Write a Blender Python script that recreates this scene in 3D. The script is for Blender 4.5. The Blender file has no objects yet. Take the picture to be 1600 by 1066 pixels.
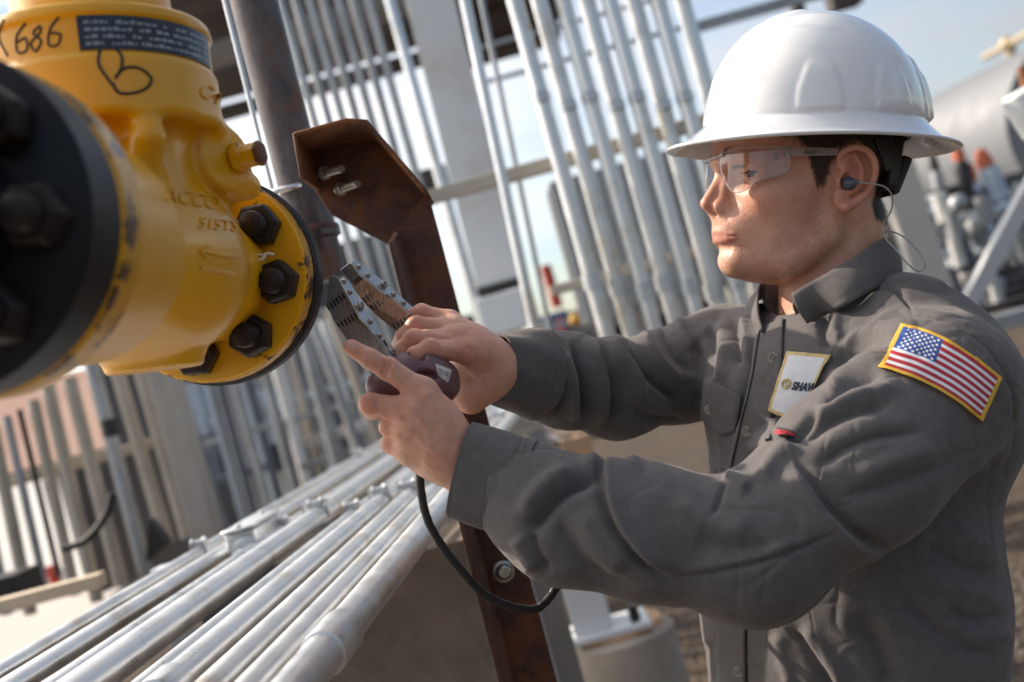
import bpy, bmesh, math, random
import numpy as np
from mathutils import Vector, Matrix
from mathutils.bvhtree import BVHTree
sc = bpy.context.scene
COL = sc.collection
rnd = random.Random(7)
R_ = math.radians

# ---------------------------------------------------------------- camera
FPX = 1778.0            # focal length in photograph pixels (1600 wide) = 40 mm
CAM = Vector((0, 0, 1.45))
PITCH, ROLL = R_(1.28), R_(15.5)
Fv = Vector((0, math.cos(PITCH), math.sin(PITCH)))
Up = Vector((0, -math.sin(PITCH), math.cos(PITCH)))
Xv = Vector((1, 0, 0))
Rv = Xv * math.cos(ROLL) - Up * math.sin(ROLL)
Uv = Xv * math.sin(ROLL) + Up * math.cos(ROLL)
cd = bpy.data.cameras.new('camera'); cam = bpy.data.objects.new('camera', cd); COL.objects.link(cam)
cam.matrix_world = Matrix(((Rv.x, Uv.x, -Fv.x, CAM.x), (Rv.y, Uv.y, -Fv.y, CAM.y), (Rv.z, Uv.z, -Fv.z, CAM.z), (0, 0, 0, 1)))
cd.sensor_width = 36; cd.lens = 40; cd.clip_start = 0.05; cd.clip_end = 2000
cd.dof.use_dof = True; cd.dof.focus_distance = 1.07; cd.dof.aperture_fstop = 4.2
sc.camera = cam
sc.view_settings.view_transform = 'Standard'; sc.view_settings.look = 'None'
sc.view_settings.exposure = 1.12; sc.view_settings.gamma = 1
sc.render.engine = 'CYCLES'
sc.cycles.use_denoising = True
sc.cycles.max_bounces = 8; sc.cycles.transparent_max_bounces = 16
sc.cycles.sample_clamp_indirect = 6

# ---------------------------------------------------------------- daylight
SUN_AZ, SUN_EL = R_(-62), R_(40)        # azimuth from +Y towards +X, elevation
sund = Vector((math.sin(SUN_AZ) * math.cos(SUN_EL), math.cos(SUN_AZ) * math.cos(SUN_EL), math.sin(SUN_EL)))
w = bpy.data.worlds.new("World"); sc.world = w; w.use_nodes = True
nt = w.node_tree; nt.nodes.clear()
def N(nt, t, **k):
    n = nt.nodes.new(t)
    for a, b in k.items():
        if a in n.inputs: n.inputs[a].default_value = b
        else: setattr(n, a, b)
    return n
out = N(nt, 'ShaderNodeOutputWorld'); bg = N(nt, 'ShaderNodeBackground')
sky = N(nt, 'ShaderNodeTexSky'); sky.sky_type = 'NISHITA'; sky.sun_disc = False
sky.sun_elevation = SUN_EL; sky.sun_rotation = SUN_AZ; sky.dust_density = 1.5
tc = N(nt, 'ShaderNodeTexCoord'); mp = N(nt, 'ShaderNodeMapping'); mp.inputs['Scale'].default_value = (1.2, 1.2, 3.4)
cn = N(nt, 'ShaderNodeTexNoise', Scale=1.7, Detail=7.0, Roughness=0.58)
cr = N(nt, 'ShaderNodeMapRange'); cr.inputs[1].default_value = 0.38; cr.inputs[2].default_value = 0.70
mx = N(nt, 'ShaderNodeMixRGB')
# clouds glow towards the sun and are duller away from it
dt = N(nt, 'ShaderNodeVectorMath'); dt.operation = 'DOT_PRODUCT'; dt.inputs[1].default_value = tuple(sund)
glow = N(nt, 'ShaderNodeMapRange'); glow.inputs[1].default_value = -.6; glow.inputs[2].default_value = 1.0; glow.inputs[3].default_value = .08; glow.inputs[4].default_value = 1.0
pw = N(nt, 'ShaderNodeMath'); pw.operation = 'POWER'; pw.inputs[1].default_value = 3.3
cc_ = N(nt, 'ShaderNodeMixRGB'); cc_.inputs[1].default_value = (1.1, 1.08, 1.08, 1); cc_.inputs[2].default_value = (25.0, 23.4, 21.4, 1)
L = nt.links.new
L(tc.outputs['Generated'], dt.inputs[0]); L(dt.outputs['Value'], glow.inputs[0]); L(glow.outputs[0], pw.inputs[0]); L(pw.outputs[0], cc_.inputs[0]); L(cc_.outputs[0], mx.inputs[2])
L(tc.outputs['Generated'], mp.inputs['Vector']); L(mp.outputs[0], cn.inputs['Vector']); L(cn.outputs['Fac'], cr.inputs[0])
L(cr.outputs[0], mx.inputs[0]); L(sky.outputs[0], mx.inputs[1]); L(mx.outputs[0], bg.inputs[0]); L(bg.outputs[0], out.inputs[0])
bg.inputs[1].default_value = 0.085
sl = bpy.data.lights.new('sun', 'SUN'); sl.energy = 2.9; sl.angle = R_(0.6); sl.color = (1.0, 0.88, 0.73)
so = bpy.data.objects.new('sun', sl); COL.objects.link(so); so.location = (-3, 3, 6)
so.rotation_euler = (-sund).to_track_quat('-Z', 'Y').to_euler()

# ---------------------------------------------------------------- coordinates
# camera-aligned metric space: x right, y up, z depth, in mm ("c-space"); w2 turns it into world metres
Mc = np.array([[Rv.x, Uv.x, Fv.x], [Rv.y, Uv.y, Fv.y], [Rv.z, Uv.z, Fv.z]])
Lc = np.array([CAM.x, CAM.y, CAM.z])
def P(px, py, d): return np.array([(px - 800) * d / FPX, (533 - py) * d / FPX, d], dtype=float)
def w2(a): return (np.asarray(a, float) / 1000.0) @ Mc.T + Lc
def W(px, py, d): return Vector(w2(P(px, py, d)))       # photograph pixel + depth in mm -> world point
def toc(v): return (np.asarray(v, float) - Lc) @ Mc * 1000.0
def pix(c): c = np.asarray(c); return np.stack([800 + c[..., 0] * FPX / c[..., 2], 533 - c[..., 1] * FPX / c[..., 2]], -1)

# ---------------------------------------------------------------- object helpers
def tag(o, label=None, cat=None, group=None, kind=None):
    if label: o['label'] = label
    if cat: o['category'] = cat
    if group: o['group'] = group
    if kind: o['kind'] = kind
    return o
def empty(name, loc, label=None, cat=None, group=None):
    o = bpy.data.objects.new(name, None); COL.objects.link(o); o.location = loc; o.empty_display_size = .05
    bpy.context.view_layer.update()
    return tag(o, label, cat, group)
def mobj(name, V, Fc, mat, parent=None, smooth=True, mi=None, attrs=None):
    me = bpy.data.meshes.new(name)
    V = np.asarray(V, float)
    me.from_pydata([tuple(v) for v in V] if len(V) < 20000 else V.tolist(), [], [tuple(int(i) for i in f) for f in Fc] if not isinstance(Fc, np.ndarray) else Fc.tolist())
    mats = mat if isinstance(mat, (list, tuple)) else [mat]
    for m in mats: me.materials.append(m)
    if mi is not None: me.polygons.foreach_set('material_index', np.asarray(mi, dtype=np.int32))
    me.polygons.foreach_set('use_smooth', np.full(len(me.polygons), bool(smooth)))
    if attrs:
        for k, a in attrs.items():
            a = np.asarray(a, dtype=np.float32)
            if a.ndim == 1:
                at = me.attributes.new(k, 'FLOAT', 'POINT'); at.data.foreach_set('value', a)
            else:
                at = me.attributes.new(k, 'FLOAT_VECTOR', 'POINT'); at.data.foreach_set('vector', a.ravel())
    me.update()
    o = bpy.data.objects.new(name, me); COL.objects.link(o)
    if parent is not None:
        o.parent = parent
        o.matrix_parent_inverse = parent_matrix(parent).inverted()
    return o
def parent_matrix(p):
    m = Matrix.Translation(p.location)
    return m
def copy_tree(o, parent=None):
    c = o.copy(); COL.objects.link(c)
    if parent is not None: c.parent = parent
    for ch in o.children: copy_tree(ch, c)
    return c

class MB:
    """collects primitives (world metres) into one mesh"""
    def __init__(s): s.v = []; s.f = []; s.mi = []
    def add(s, V, Fc, mi=0):
        n = len(s.v); s.v += [tuple(map(float, v)) for v in V]; s.f += [tuple(i + n for i in f) for f in Fc]; s.mi += [mi] * len(Fc); return s
    def build(s, name, mat, parent=None, smooth=True, bevel=0, auto=True):
        o = mobj(name, s.v, s.f, mat, parent, smooth, s.mi)
        if bevel:
            m = o.modifiers.new('b', 'BEVEL'); m.width = bevel; m.segments = 2; m.limit_method = 'ANGLE'; m.angle_limit = R_(35)
        if smooth and auto:
            try:
                me = o.data
                me.set_sharp_from_angle(angle=R_(38))
            except Exception: pass
        return o
    def box(s, c, ax, ay, az, mi=0):
        c, ax, ay, az = map(Vector, (c, ax, ay, az))
        V = [c + ax * i + ay * j + az * k for i in (-1, 1) for j in (-1, 1) for k in (-1, 1)]
        return s.add(V, [(0, 1, 3, 2), (4, 6, 7, 5), (0, 4, 5, 1), (2, 3, 7, 6), (0, 2, 6, 4), (1, 5, 7, 3)], mi)
    def bar(s, a, b, wx, wy, up=(0, 0, 1), mi=0):
        a, b = Vector(a), Vector(b); d = (b - a); L_ = d.length; d.normalize()
        up = Vector(up); x = d.cross(up)
        if x.length < 1e-4: x = d.cross(Vector((1, 0, 0)))
        x.normalize(); y = x.cross(d).normalized()
        return s.box((a + b) / 2, x * wx / 2, y * wy / 2, d * L_ / 2, mi)
    def tube(s, pts, r, n=16, cap=True, closed=False, mi=0):
        pts = [Vector(p) for p in pts]; m = len(pts)
        rs = r if isinstance(r, (list, tuple)) else [r] * m
        V = []; Fc = []
        t0 = (pts[1] - pts[0]).normalized()
        x = t0.orthogonal().normalized()
        for i, p in enumerate(pts):
            if closed: t = (pts[(i + 1) % m] - pts[i - 1]).normalized()
            elif i == 0: t = t0
            elif i == m - 1: t = (pts[-1] - pts[-2]).normalized()
            else: t = ((pts[i + 1] - p).normalized() + (p - pts[i - 1]).normalized()).normalized()
            x = (x - t * x.dot(t)).normalized(); y = t.cross(x)
            for k in range(n):
                a = 2 * math.pi * k / n
                V.append(p + (x * math.cos(a) + y * math.sin(a)) * rs[i])
        for i in range(m if closed else m - 1):
            for k in range(n):
                j = (i + 1) % m
                Fc.append((i * n + k, i * n + (k + 1) % n, j * n + (k + 1) % n, j * n + k))
        if cap and not closed: Fc += [tuple(range(n))[::-1], tuple((m - 1) * n + k for k in range(n))]
        return s.add(V, Fc, mi)
    def cyl(s, a, b, r, n=24, mi=0): return s.tube([a, b], r, n, mi=mi)
    def lathe(s, o, axis, prof, n=48, mi=0, x0=None, caps=True):
        """prof = [(distance along axis, radius)...]"""
        o, ax = Vector(o), Vector(axis).normalized()
        x = Vector(x0) if x0 is not None else ax.orthogonal(); x = (x - ax * x.dot(ax)).normalized(); y = ax.cross(x)
        V = []; Fc = []
        for (h, r) in prof:
            for k in range(n):
                a = 2 * math.pi * k / n
                V.append(o + ax * h + (x * math.cos(a) + y * math.sin(a)) * r)
        for i in range(len(prof) - 1):
            for k in range(n): Fc.append((i * n + k, i * n + (k + 1) % n, (i + 1) * n + (k + 1) % n, (i + 1) * n + k))
        if caps:
            Fc += [tuple(range(n))[::-1], tuple((len(prof) - 1) * n + k for k in range(n))]
        return s.add(V, Fc, mi)
    def prism(s, poly, off, mi=0):
        """poly: list of world points (planar), off: extrusion vector"""
        n = len(poly); off = Vector(off)
        V = [Vector(p) for p in poly] + [Vector(p) + off for p in poly]
        return s.add(V, [tuple(range(n))[::-1], tuple(range(n, 2 * n))] + [(i, (i + 1) % n, n + (i + 1) % n, n + i) for i in range(n)], mi)
    def sphere(s, c, r, n=16, sc_=(1, 1, 1), mi=0):
        c = Vector(c); V = []; Fc = []; m = n // 2
        for i in range(m + 1):
            for k in range(n):
                a = math.pi * i / m; b = 2 * math.pi * k / n
                V.append(c + Vector((math.sin(a) * math.cos(b) * sc_[0], math.sin(a) * math.sin(b) * sc_[1], math.cos(a) * sc_[2])) * r)
        for i in range(m):
            for k in range(n): Fc.append((i * n + k, (i + 1) * n + k, (i + 1) * n + (k + 1) % n, i * n + (k + 1) % n))
        return s.add(V, Fc, mi)

def catmull(pts, k=6):
    pts = [np.asarray(p, float) for p in pts]; o = []
    q = [2 * pts[0] - pts[1]] + pts + [2 * pts[-1] - pts[-2]]
    for i in range(1, len(q) - 2):
        for j in range(k):
            t = j / k
            o.append(.5 * ((2 * q[i]) + (-q[i - 1] + q[i + 1]) * t + (2 * q[i - 1] - 5 * q[i] + 4 * q[i + 1] - q[i + 2]) * t * t + (-q[i - 1] + 3 * q[i] - 3 * q[i + 1] + q[i + 2]) * t ** 3))
    o.append(pts[-1]); return o

def flat_text(s, size=1.0, bold=0.):
    cu = bpy.data.curves.new('t', 'FONT'); cu.body = s; cu.size = size; cu.align_x = 'CENTER'; cu.align_y = 'CENTER'; cu.resolution_u = 4; cu.offset = bold
    o = bpy.data.objects.new('t', cu); COL.objects.link(o); dg = bpy.context.evaluated_depsgraph_get()
    me = bpy.data.meshes.new_from_object(o.evaluated_get(dg)); V = [tuple(v.co) for v in me.vertices]; Fc = [tuple(p.vertices) for p in me.polygons]
    bpy.data.objects.remove(o); bpy.data.curves.remove(cu); bpy.data.meshes.remove(me)
    return V, Fc

# ---------------------------------------------------------------- implicit surfaces (c-space, mm)
def smin(a, b, k):
    h = np.maximum(k - np.abs(a - b), 0) / k
    return np.minimum(a, b) - h * h * k * .25
def smax(a, b, k): return -smin(-a, -b, k)
def caps(p, a, b, ra, rb=None):
    rb = ra if rb is None else rb
    a = np.asarray(a, np.float32); b = np.asarray(b, np.float32); ab = b - a
    pa = p - a; t = np.clip(pa @ ab / max(float(ab @ ab), 1e-6), 0, 1)
    return np.sqrt(((pa - t[:, None] * ab) ** 2).sum(1)) - (ra + (rb - ra) * t)
def chain(p, pts, rs, k=0):
    d = None
    for i in range(len(pts) - 1):
        e = caps(p, pts[i], pts[i + 1], rs[i], rs[i + 1])
        d = e if d is None else (smin(d, e, k) if k else np.minimum(d, e))
    return d
def ell(p, c, r, M=None):
    q = p - np.asarray(c, np.float32)
    if M is not None: q = q @ np.asarray(M, np.float32).T
    r = np.asarray(r, np.float32)
    k0 = np.sqrt(((q / r) ** 2).sum(1)); k1 = np.sqrt(((q / (r * r)) ** 2).sum(1)) + 1e-9
    return k0 * (k0 - 1) / k1
def sph(p, c, r): return np.sqrt(((p - np.asarray(c, np.float32)) ** 2).sum(1)) - r
def cyl(p, a, ax, h0, h1, r0, r1=None, rnd_=0):
    """capped cone along axis ax from height h0..h1"""
    r1 = r0 if r1 is None else r1
    ax = np.asarray(ax, np.float32); ax = ax / np.linalg.norm(ax)
    q = p - np.asarray(a, np.float32); h = q @ ax; rr = np.sqrt(np.maximum((q ** 2).sum(1) - h * h, 0))
    t = np.clip((h - h0) / (h1 - h0), 0, 1); R = r0 + (r1 - r0) * t - rnd_
    dx = rr - R; dy = np.maximum(h0 + rnd_ - h, h - h1 + rnd_)
    return np.minimum(np.maximum(dx, dy), 0) + np.sqrt(np.maximum(dx, 0) ** 2 + np.maximum(dy, 0) ** 2) - rnd_
def rotm(ax, ang): return np.array(Matrix.Rotation(ang, 3, Vector(ax)))

def nets(f, lo, hi, h, B=8, slack=1.25, proj=True):
    """sparse surface nets of f<0 between lo and hi, cell size h (all mm, c-space)"""
    lo = np.asarray(lo, float); hi = np.asarray(hi, float)
    nb = np.ceil((hi - lo) / (h * B)).astype(int)
    I = np.stack(np.meshgrid(*[np.arange(n) for n in nb], indexing='ij'), -1).reshape(-1, 3)
    cen = (lo + (I + .5) * h * B).astype(np.float32)
    val = np.concatenate([f(cen[i:i + 200000]) for i in range(0, len(cen), 200000)])
    act = I[np.abs(val) < h * B * .87 * slack]
    n1 = B + 1
    loc = np.stack(np.meshgrid(*[np.arange(n1)] * 3, indexing='ij'), -1).reshape(-1, 3)
    big = nb * B + 2
    def key(c): return (c[..., 0].astype(np.int64) * big[1] + c[..., 1]) * big[2] + c[..., 2]
    corner = np.array([[i, j, k] for i in (0, 1) for j in (0, 1) for k in (0, 1)])
    edges = [(a, b) for a in range(8) for b in range(a + 1, 8) if np.abs(corner[a] - corner[b]).sum() == 1]
    VK, VP, EK = [], [], []
    CH = 400
    for s in range(0, len(act), CH):
        A = act[s:s + CH]
        g = A[:, None, :] * B + loc[None]
        v = f((lo + g.reshape(-1, 3) * h).astype(np.float32)).reshape(len(A), n1, n1, n1)
        sg = v < 0
        cv = np.stack([v[:, i:i + B, j:j + B, k:k + B] for i, j, k in corner], -1)
        cs = cv < 0; m = cs.any(-1) & ~cs.all(-1)
        ids = np.argwhere(m); vv = cv[m]
        num = np.zeros((len(vv), 3)); cnt = np.zeros(len(vv))
        for a, b in edges:
            e = (vv[:, a] < 0) != (vv[:, b] < 0)
            t = vv[:, a] / np.where(e, vv[:, a] - vv[:, b], 1)
            pp = corner[a] + t[:, None] * (corner[b] - corner[a])
            num += np.where(e[:, None], pp, 0); cnt += e
        gc = A[ids[:, 0]] * B + ids[:, 1:]
        VK.append(key(gc)); VP.append(lo + (gc + num / cnt[:, None]) * h)
        for ax in range(3):
            d = [0, 0, 0]; d[ax] = 1
            e = sg[:, :B, :B, :B] != sg[:, d[0]:B + d[0], d[1]:B + d[1], d[2]:B + d[2]]
            q = np.argwhere(e)
            if len(q):
                gq = A[q[:, 0]] * B + q[:, 1:]
                s0 = sg[q[:, 0], q[:, 1], q[:, 2], q[:, 3]]
                EK.append(np.column_stack([gq, np.full(len(q), ax), s0]))
    VK = np.concatenate(VK); VP = np.concatenate(VP); o = np.argsort(VK); VK = VK[o]; VP = VP[o]
    E = np.concatenate(EK); Q = []
    for ax in range(3):
        e = E[E[:, 3] == ax]; b, c = [(1, 2), (2, 0), (0, 1)][ax]
        g = e[:, :3]; ds = []
        for (u, w_) in ((0, 0), (-1, 0), (-1, -1), (0, -1)):
            gg = g.copy(); gg[:, b] += u; gg[:, c] += w_
            kk = key(gg); ix = np.clip(np.searchsorted(VK, kk), 0, len(VK) - 1)
            ds.append(np.where((VK[ix] == kk) & (gg >= 0).all(1), ix, -1))
        q = np.stack(ds, 1); fl = e[:, 4] == 0
        q[fl] = q[fl][:, ::-1]
        Q.append(q[(q >= 0).all(1)])
    Q = np.concatenate(Q)
    # c-space is left-handed when mapped to world
    if proj:
        for _ in range(2):
            VP = newton(f, VP, h)
    used = np.unique(Q); mp_ = np.full(len(VP), -1); mp_[used] = np.arange(len(used))
    return VP[used], mp_[Q][:, ::-1].copy()      # wound outward in world space
def batched(f, p, n=150000):
    return np.concatenate([f(p[i:i + n].astype(np.float32)) for i in range(0, len(p), n)]) if len(p) else np.zeros(0)
def grad(f, p, e):
    g = np.stack([batched(f, p + np.eye(3)[i] * e) - batched(f, p - np.eye(3)[i] * e) for i in range(3)], 1) / (2 * e)
    return g
def newton(f, p, h):
    g = grad(f, p, h * .35); v = batched(f, p); gg = np.maximum((g ** 2).sum(1), .05)
    st = g * (v / gg)[:, None]; L_ = np.linalg.norm(st, axis=1)
    return p - st * np.minimum(1, h * .5 / np.maximum(L_, 1e-9))[:, None]
def smoothmesh(V, Q, it=1, lam=.5):
    for _ in range(it):
        s = np.zeros_like(V); c = np.zeros(len(V)); K = Q.shape[1]
        for a in range(K):
            i, j = Q[:, a], Q[:, (a + 1) % K]
            np.add.at(s, i, V[j]); np.add.at(c, i, 1); np.add.at(s, j, V[i]); np.add.at(c, j, 1)
        V = V + lam * (s / np.maximum(c, 1)[:, None] - V)
    return V
def vnormals(V, Q):
    n = np.cross(V[Q[:, 2]] - V[Q[:, 0]], V[Q[:, 3]] - V[Q[:, 1]])
    o = np.zeros_like(V)
    for a in range(4): np.add.at(o, Q[:, a], n)
    return -o / np.maximum(np.linalg.norm(o, axis=1), 1e-9)[:, None]
def vnoise(p, s, seed=0):
    """cheap smooth value noise, p mm, s mm cell"""
    q = p / s + 1000 + seed * 17.3; i = np.floor(q).astype(np.int64); f_ = q - i; f_ = f_ * f_ * (3 - 2 * f_)
    def h(a): 
        n = (a[..., 0] * 73856093) ^ (a[..., 1] * 19349663) ^ (a[..., 2] * 83492791) ^ (seed * 2654435)
        n = (n * 1103515245 + 12345) & 0x7fffffff; n = (n ^ (n >> 13)) * 1274126177 & 0x7fffffff
        return n / 0x7fffffff * 2 - 1
    r = 0
    for a in (0, 1):
        for b in (0, 1):
            for c in (0, 1):
                wt = (f_[:, 0] if a else 1 - f_[:, 0]) * (f_[:, 1] if b else 1 - f_[:, 1]) * (f_[:, 2] if c else 1 - f_[:, 2])
                r = r + wt * h(i + np.array([a, b, c]))
    return r

def sstep(a, b, x): t = np.clip((x - a) / (b - a), 0, 1); return t * t * (3 - 2 * t)
def seg2(pp, pts):
    best = np.full(len(pp), 1e9); sgn = np.ones(len(pp)); end = np.zeros(len(pp)); tot = 0
    L_ = [np.linalg.norm(np.subtract(b, a)) for a, b in zip(pts[:-1], pts[1:])]; T = sum(L_)
    for a, b, l in zip(pts[:-1], pts[1:], L_):
        a = np.array(a, float); ab = np.array(b, float) - a
        t = np.clip(((pp - a) @ ab) / (ab @ ab), 0, 1); v = pp - a - t[:, None] * ab; e = np.linalg.norm(v, axis=1)
        m = e < best; best[m] = e[m]; sgn[m] = np.sign(ab[0] * v[m, 1] - ab[1] * v[m, 0]); end[m] = (tot + t[m] * l) / T; tot += l
    return best, -sgn, end
def stroke_disp(V, Q, folds, mult):
    Nn = vnormals(V, Q); pp = pix(V)
    view = V / np.linalg.norm(V, axis=1)[:, None]; face = np.clip(.25 - (Nn * view).sum(1), 0, .5) * 2
    D = np.zeros(len(V))
    for kind, amp, wd, pts in folds:
        pts = [tuple(q) for q in catmull([np.array(p_, float) for p_ in pts], 4)]
        a = np.array(pts); lo, hi = a.min(0) - wd * 4, a.max(0) + wd * 4
        ix = np.where((pp[:, 0] > lo[0]) & (pp[:, 0] < hi[0]) & (pp[:, 1] > lo[1]) & (pp[:, 1] < hi[1]) & (face > 0))[0]
        if not len(ix): continue
        d, sg, en = seg2(pp[ix], pts); tap = np.clip(en / .22, 0, 1) * np.clip((1 - en) / .22, 0, 1); tap = tap * tap * (3 - 2 * tap)
        if kind == 'r': g = amp * np.exp(-(d / wd) ** 2)
        elif kind == 'v': g = -amp * (np.exp(-(d / wd) ** 2) * 1.0 + .35 * np.exp(-(d / (wd * .42)) ** 2))
        else:
            s_ = d * sg; g = amp * np.where(s_ > 0, np.exp(-(s_ / (wd * 2.4)) ** 2), 0) * sstep(0, wd * .35, s_) - amp * .7 * np.exp(-((s_ + wd * .25) / (wd * .9)) ** 2) * (s_ < wd)
        D[ix] += mult * g * tap * face[ix]
    return Nn, D

# ---------------------------------------------------------------- materials
MATS = {}
def nmat(name):
    m = bpy.data.materials.new(name); m.use_nodes = True; t = m.node_tree
    b = t.nodes['Principled BSDF']; MATS[name] = m
    return m, t, b
def ramp(t, fac, stops):
    r = t.nodes.new('ShaderNodeValToRGB'); e = r.color_ramp.elements
    while len(e) < len(stops): e.new(.5)
    for el, (p_, c) in zip(e, stops): el.position = p_; el.color = (*c, 1) if len(c) == 3 else c
    t.links.new(fac, r.inputs[0]); return r.outputs[0]
def noise(t, scale, detail=5, rough=.55, coord='Object', vec=None, stretch=None, dist=0):
    n = N(t, 'ShaderNodeTexNoise', Scale=scale, Detail=float(detail), Roughness=rough, Distortion=float(dist))
    c = N(t, 'ShaderNodeTexCoord'); src = c.outputs[coord] if vec is None else vec
    if stretch:
        m = N(t, 'ShaderNodeMapping'); m.inputs['Scale'].default_value = stretch; t.links.new(src, m.inputs[0]); src = m.outputs[0]
    t.links.new(src, n.inputs['Vector']); return n.outputs['Fac']
def mixc(t, fac, a, b):
    m = N(t, 'ShaderNodeMixRGB')
    for i, x in ((0, fac), (1, a), (2, b)):
        if isinstance(x, (int, float)): m.inputs[i].default_value = x
        elif isinstance(x, tuple): m.inputs[i].default_value = (*x, 1)
        else: t.links.new(x, m.inputs[i])
    return m.outputs[0]
def rng(t, v, a, b, c=0., d=1.):
    m = N(t, 'ShaderNodeMapRange'); t.links.new(v, m.inputs[0])
    for i, x in enumerate((a, b, c, d)): m.inputs[i + 1].default_value = x
    return m.outputs[0]
def bump(t, b, h, dist=.001, strength=1., prev=None):
    n = N(t, 'ShaderNodeBump'); n.inputs['Distance'].default_value = dist; n.inputs['Strength'].default_value = strength
    t.links.new(h, n.inputs['Height'])
    if prev is not None: t.links.new(prev, n.inputs['Normal'])
    t.links.new(n.outputs[0], b.inputs['Normal']); return n.outputs[0]
def simple(name, c, rough=.5, metal=0., var=.12, nscale=18, bumpd=.0004, spec=.5, dirt=None, dscale=6, coat=0.):
    m, t, b = nmat(name)
    n1 = noise(t, nscale, 6, .6)
    dk = tuple(x * (1 - var) for x in c); lt = tuple(min(1, x * (1 + var)) for x in c)
    col = ramp(t, n1, [(.3, dk), (.7, lt)])
    if rough > .84: b.inputs['Specular IOR Level'].default_value = .08
    if dirt is not None:
        n2 = noise(t, dscale, 8, .65)
        col = mixc(t, rng(t, n2, .5, .68), col, dirt)
    t.links.new(col, b.inputs['Base Color'])
    t.links.new(rng(t, n1, .25, .75, max(0, rough - .1), min(1, rough + .12)), b.inputs['Roughness'])
    b.inputs['Metallic'].default_value = metal; b.inputs['Specular IOR Level'].default_value = spec; b.inputs['Coat Weight'].default_value = coat
    if bumpd: bump(t, b, noise(t, nscale * 6, 4, .6), bumpd)
    return m
galv = simple('galvanised_steel', (.56, .58, .60), .36, .85, .16, 30, .0002)
galv_bright = None
def make_galv():
    m, t, b = nmat('galvanised_conduit')
    n1 = noise(t, 22, 8, .55); n2 = noise(t, 260, 3, .7); n3 = noise(t, 5, 8, .7)
    col = ramp(t, n1, [(.3, (.64, .65, .66)), (.55, (.73, .74, .745)), (.75, (.80, .80, .80))])
    col = mixc(t, rng(t, n3, .54, .70, 0, .8), col, (.46, .37, .24))
    col = mixc(t, rng(t, noise(t, 14, 9, .75), .62, .70, 0, .8), col, (.18, .17, .16))
    t.links.new(col, b.inputs['Base Color'])
    t.links.new(rng(t, n1, .3, .75, .26, .46), b.inputs['Roughness']); b.inputs['Metallic'].default_value = .88
    bump(t, b, n2, .0003, .7)
    return m
galv_c = make_galv()
white_paint = simple('white_painted_steel', (.70, .72, .73), .45, 0, .06, 4, .0003, dirt=(.55, .52, .48), dscale=2)
grey_paint = simple('grey_painted_steel', (.30, .31, .32), .5, .2, .15, 5, .0003)
grey_galv = simple('weathered_galvanised_tube', (.36, .38, .40), .45, .55, .25, 5, .0002)
tan_galv = simple('tan_weathered_strut', (.42, .38, .32), .55, .3, .2, 5, .0003)
dark_deck = simple('dark_brown_deck', (.075, .062, .055), .7, .1, .4, 4, .0005)
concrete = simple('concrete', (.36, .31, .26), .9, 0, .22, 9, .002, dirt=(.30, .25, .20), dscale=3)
concrete_dark = simple('shade_dark_concrete', (.20, .155, .12), .9, 0, .3, 9, .003, dirt=(.11, .085, .066), dscale=2)  # darker concrete copy; the plinth's shade is put into its colour
black_steel = simple('black_steel', (.025, .025, .027), .42, .3, .4, 12, .0006)
dark_rubber = simple('black_rubber', (.02, .02, .021), .55, 0, .3, 30, .0002)
# ================================================================ setting
def make_gravel():
    m, t, b = nmat('gravel')
    v = N(t, 'ShaderNodeTexVoronoi', Scale=28.0); c = N(t, 'ShaderNodeTexCoord'); t.links.new(c.outputs['Object'], v.inputs['Vector'])
    n1 = noise(t, .6, 6, .6)
    col = ramp(t, v.outputs['Color'], [(.2, (.045, .038, .033)), (.6, (.085, .072, .062)), (.9, (.15, .13, .112))])
    col = mixc(t, rng(t, n1, .4, .65), col, (.10, .075, .056))
    t.links.new(col, b.inputs['Base Color']); b.inputs['Roughness'].default_value = .95; b.inputs['Specular IOR Level'].default_value = .05
    bump(t, b, v.outputs['Distance'], .03)
    return m
gravel = make_gravel()
g = MB(); S = 900
gn = 40
g.add([(-S, -30, 0), (S, -30, 0), (S, S, 0), (-S, S, 0)], [(0, 1, 2, 3)])
tag(g.build('ground', gravel, None, False), kind='structure')

def seg(x0, y0, x1, y1, d0, d1=None):
    d1 = d0 if d1 is None else d1
    return W(x0, y0, d0), W(x1, y1, d1)
def pole(x0, y0, x1, y1, d, wpx, n=16, mi=0, mb=None, d1=None):
    mb = mb or MB(); a, b = seg(x0, y0, x1, y1, d, d1); return mb.cyl(a, b, wpx * d / FPX / 2000, n, mi)
SL = .277
MBN = {}
def coupling(mb, a, b, t, r, ln=.03):
    p = a.lerp(b, t); d = (b - a).normalized(); mb.cyl(p - d * ln, p + d * ln, r * 1.25, 16)

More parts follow.
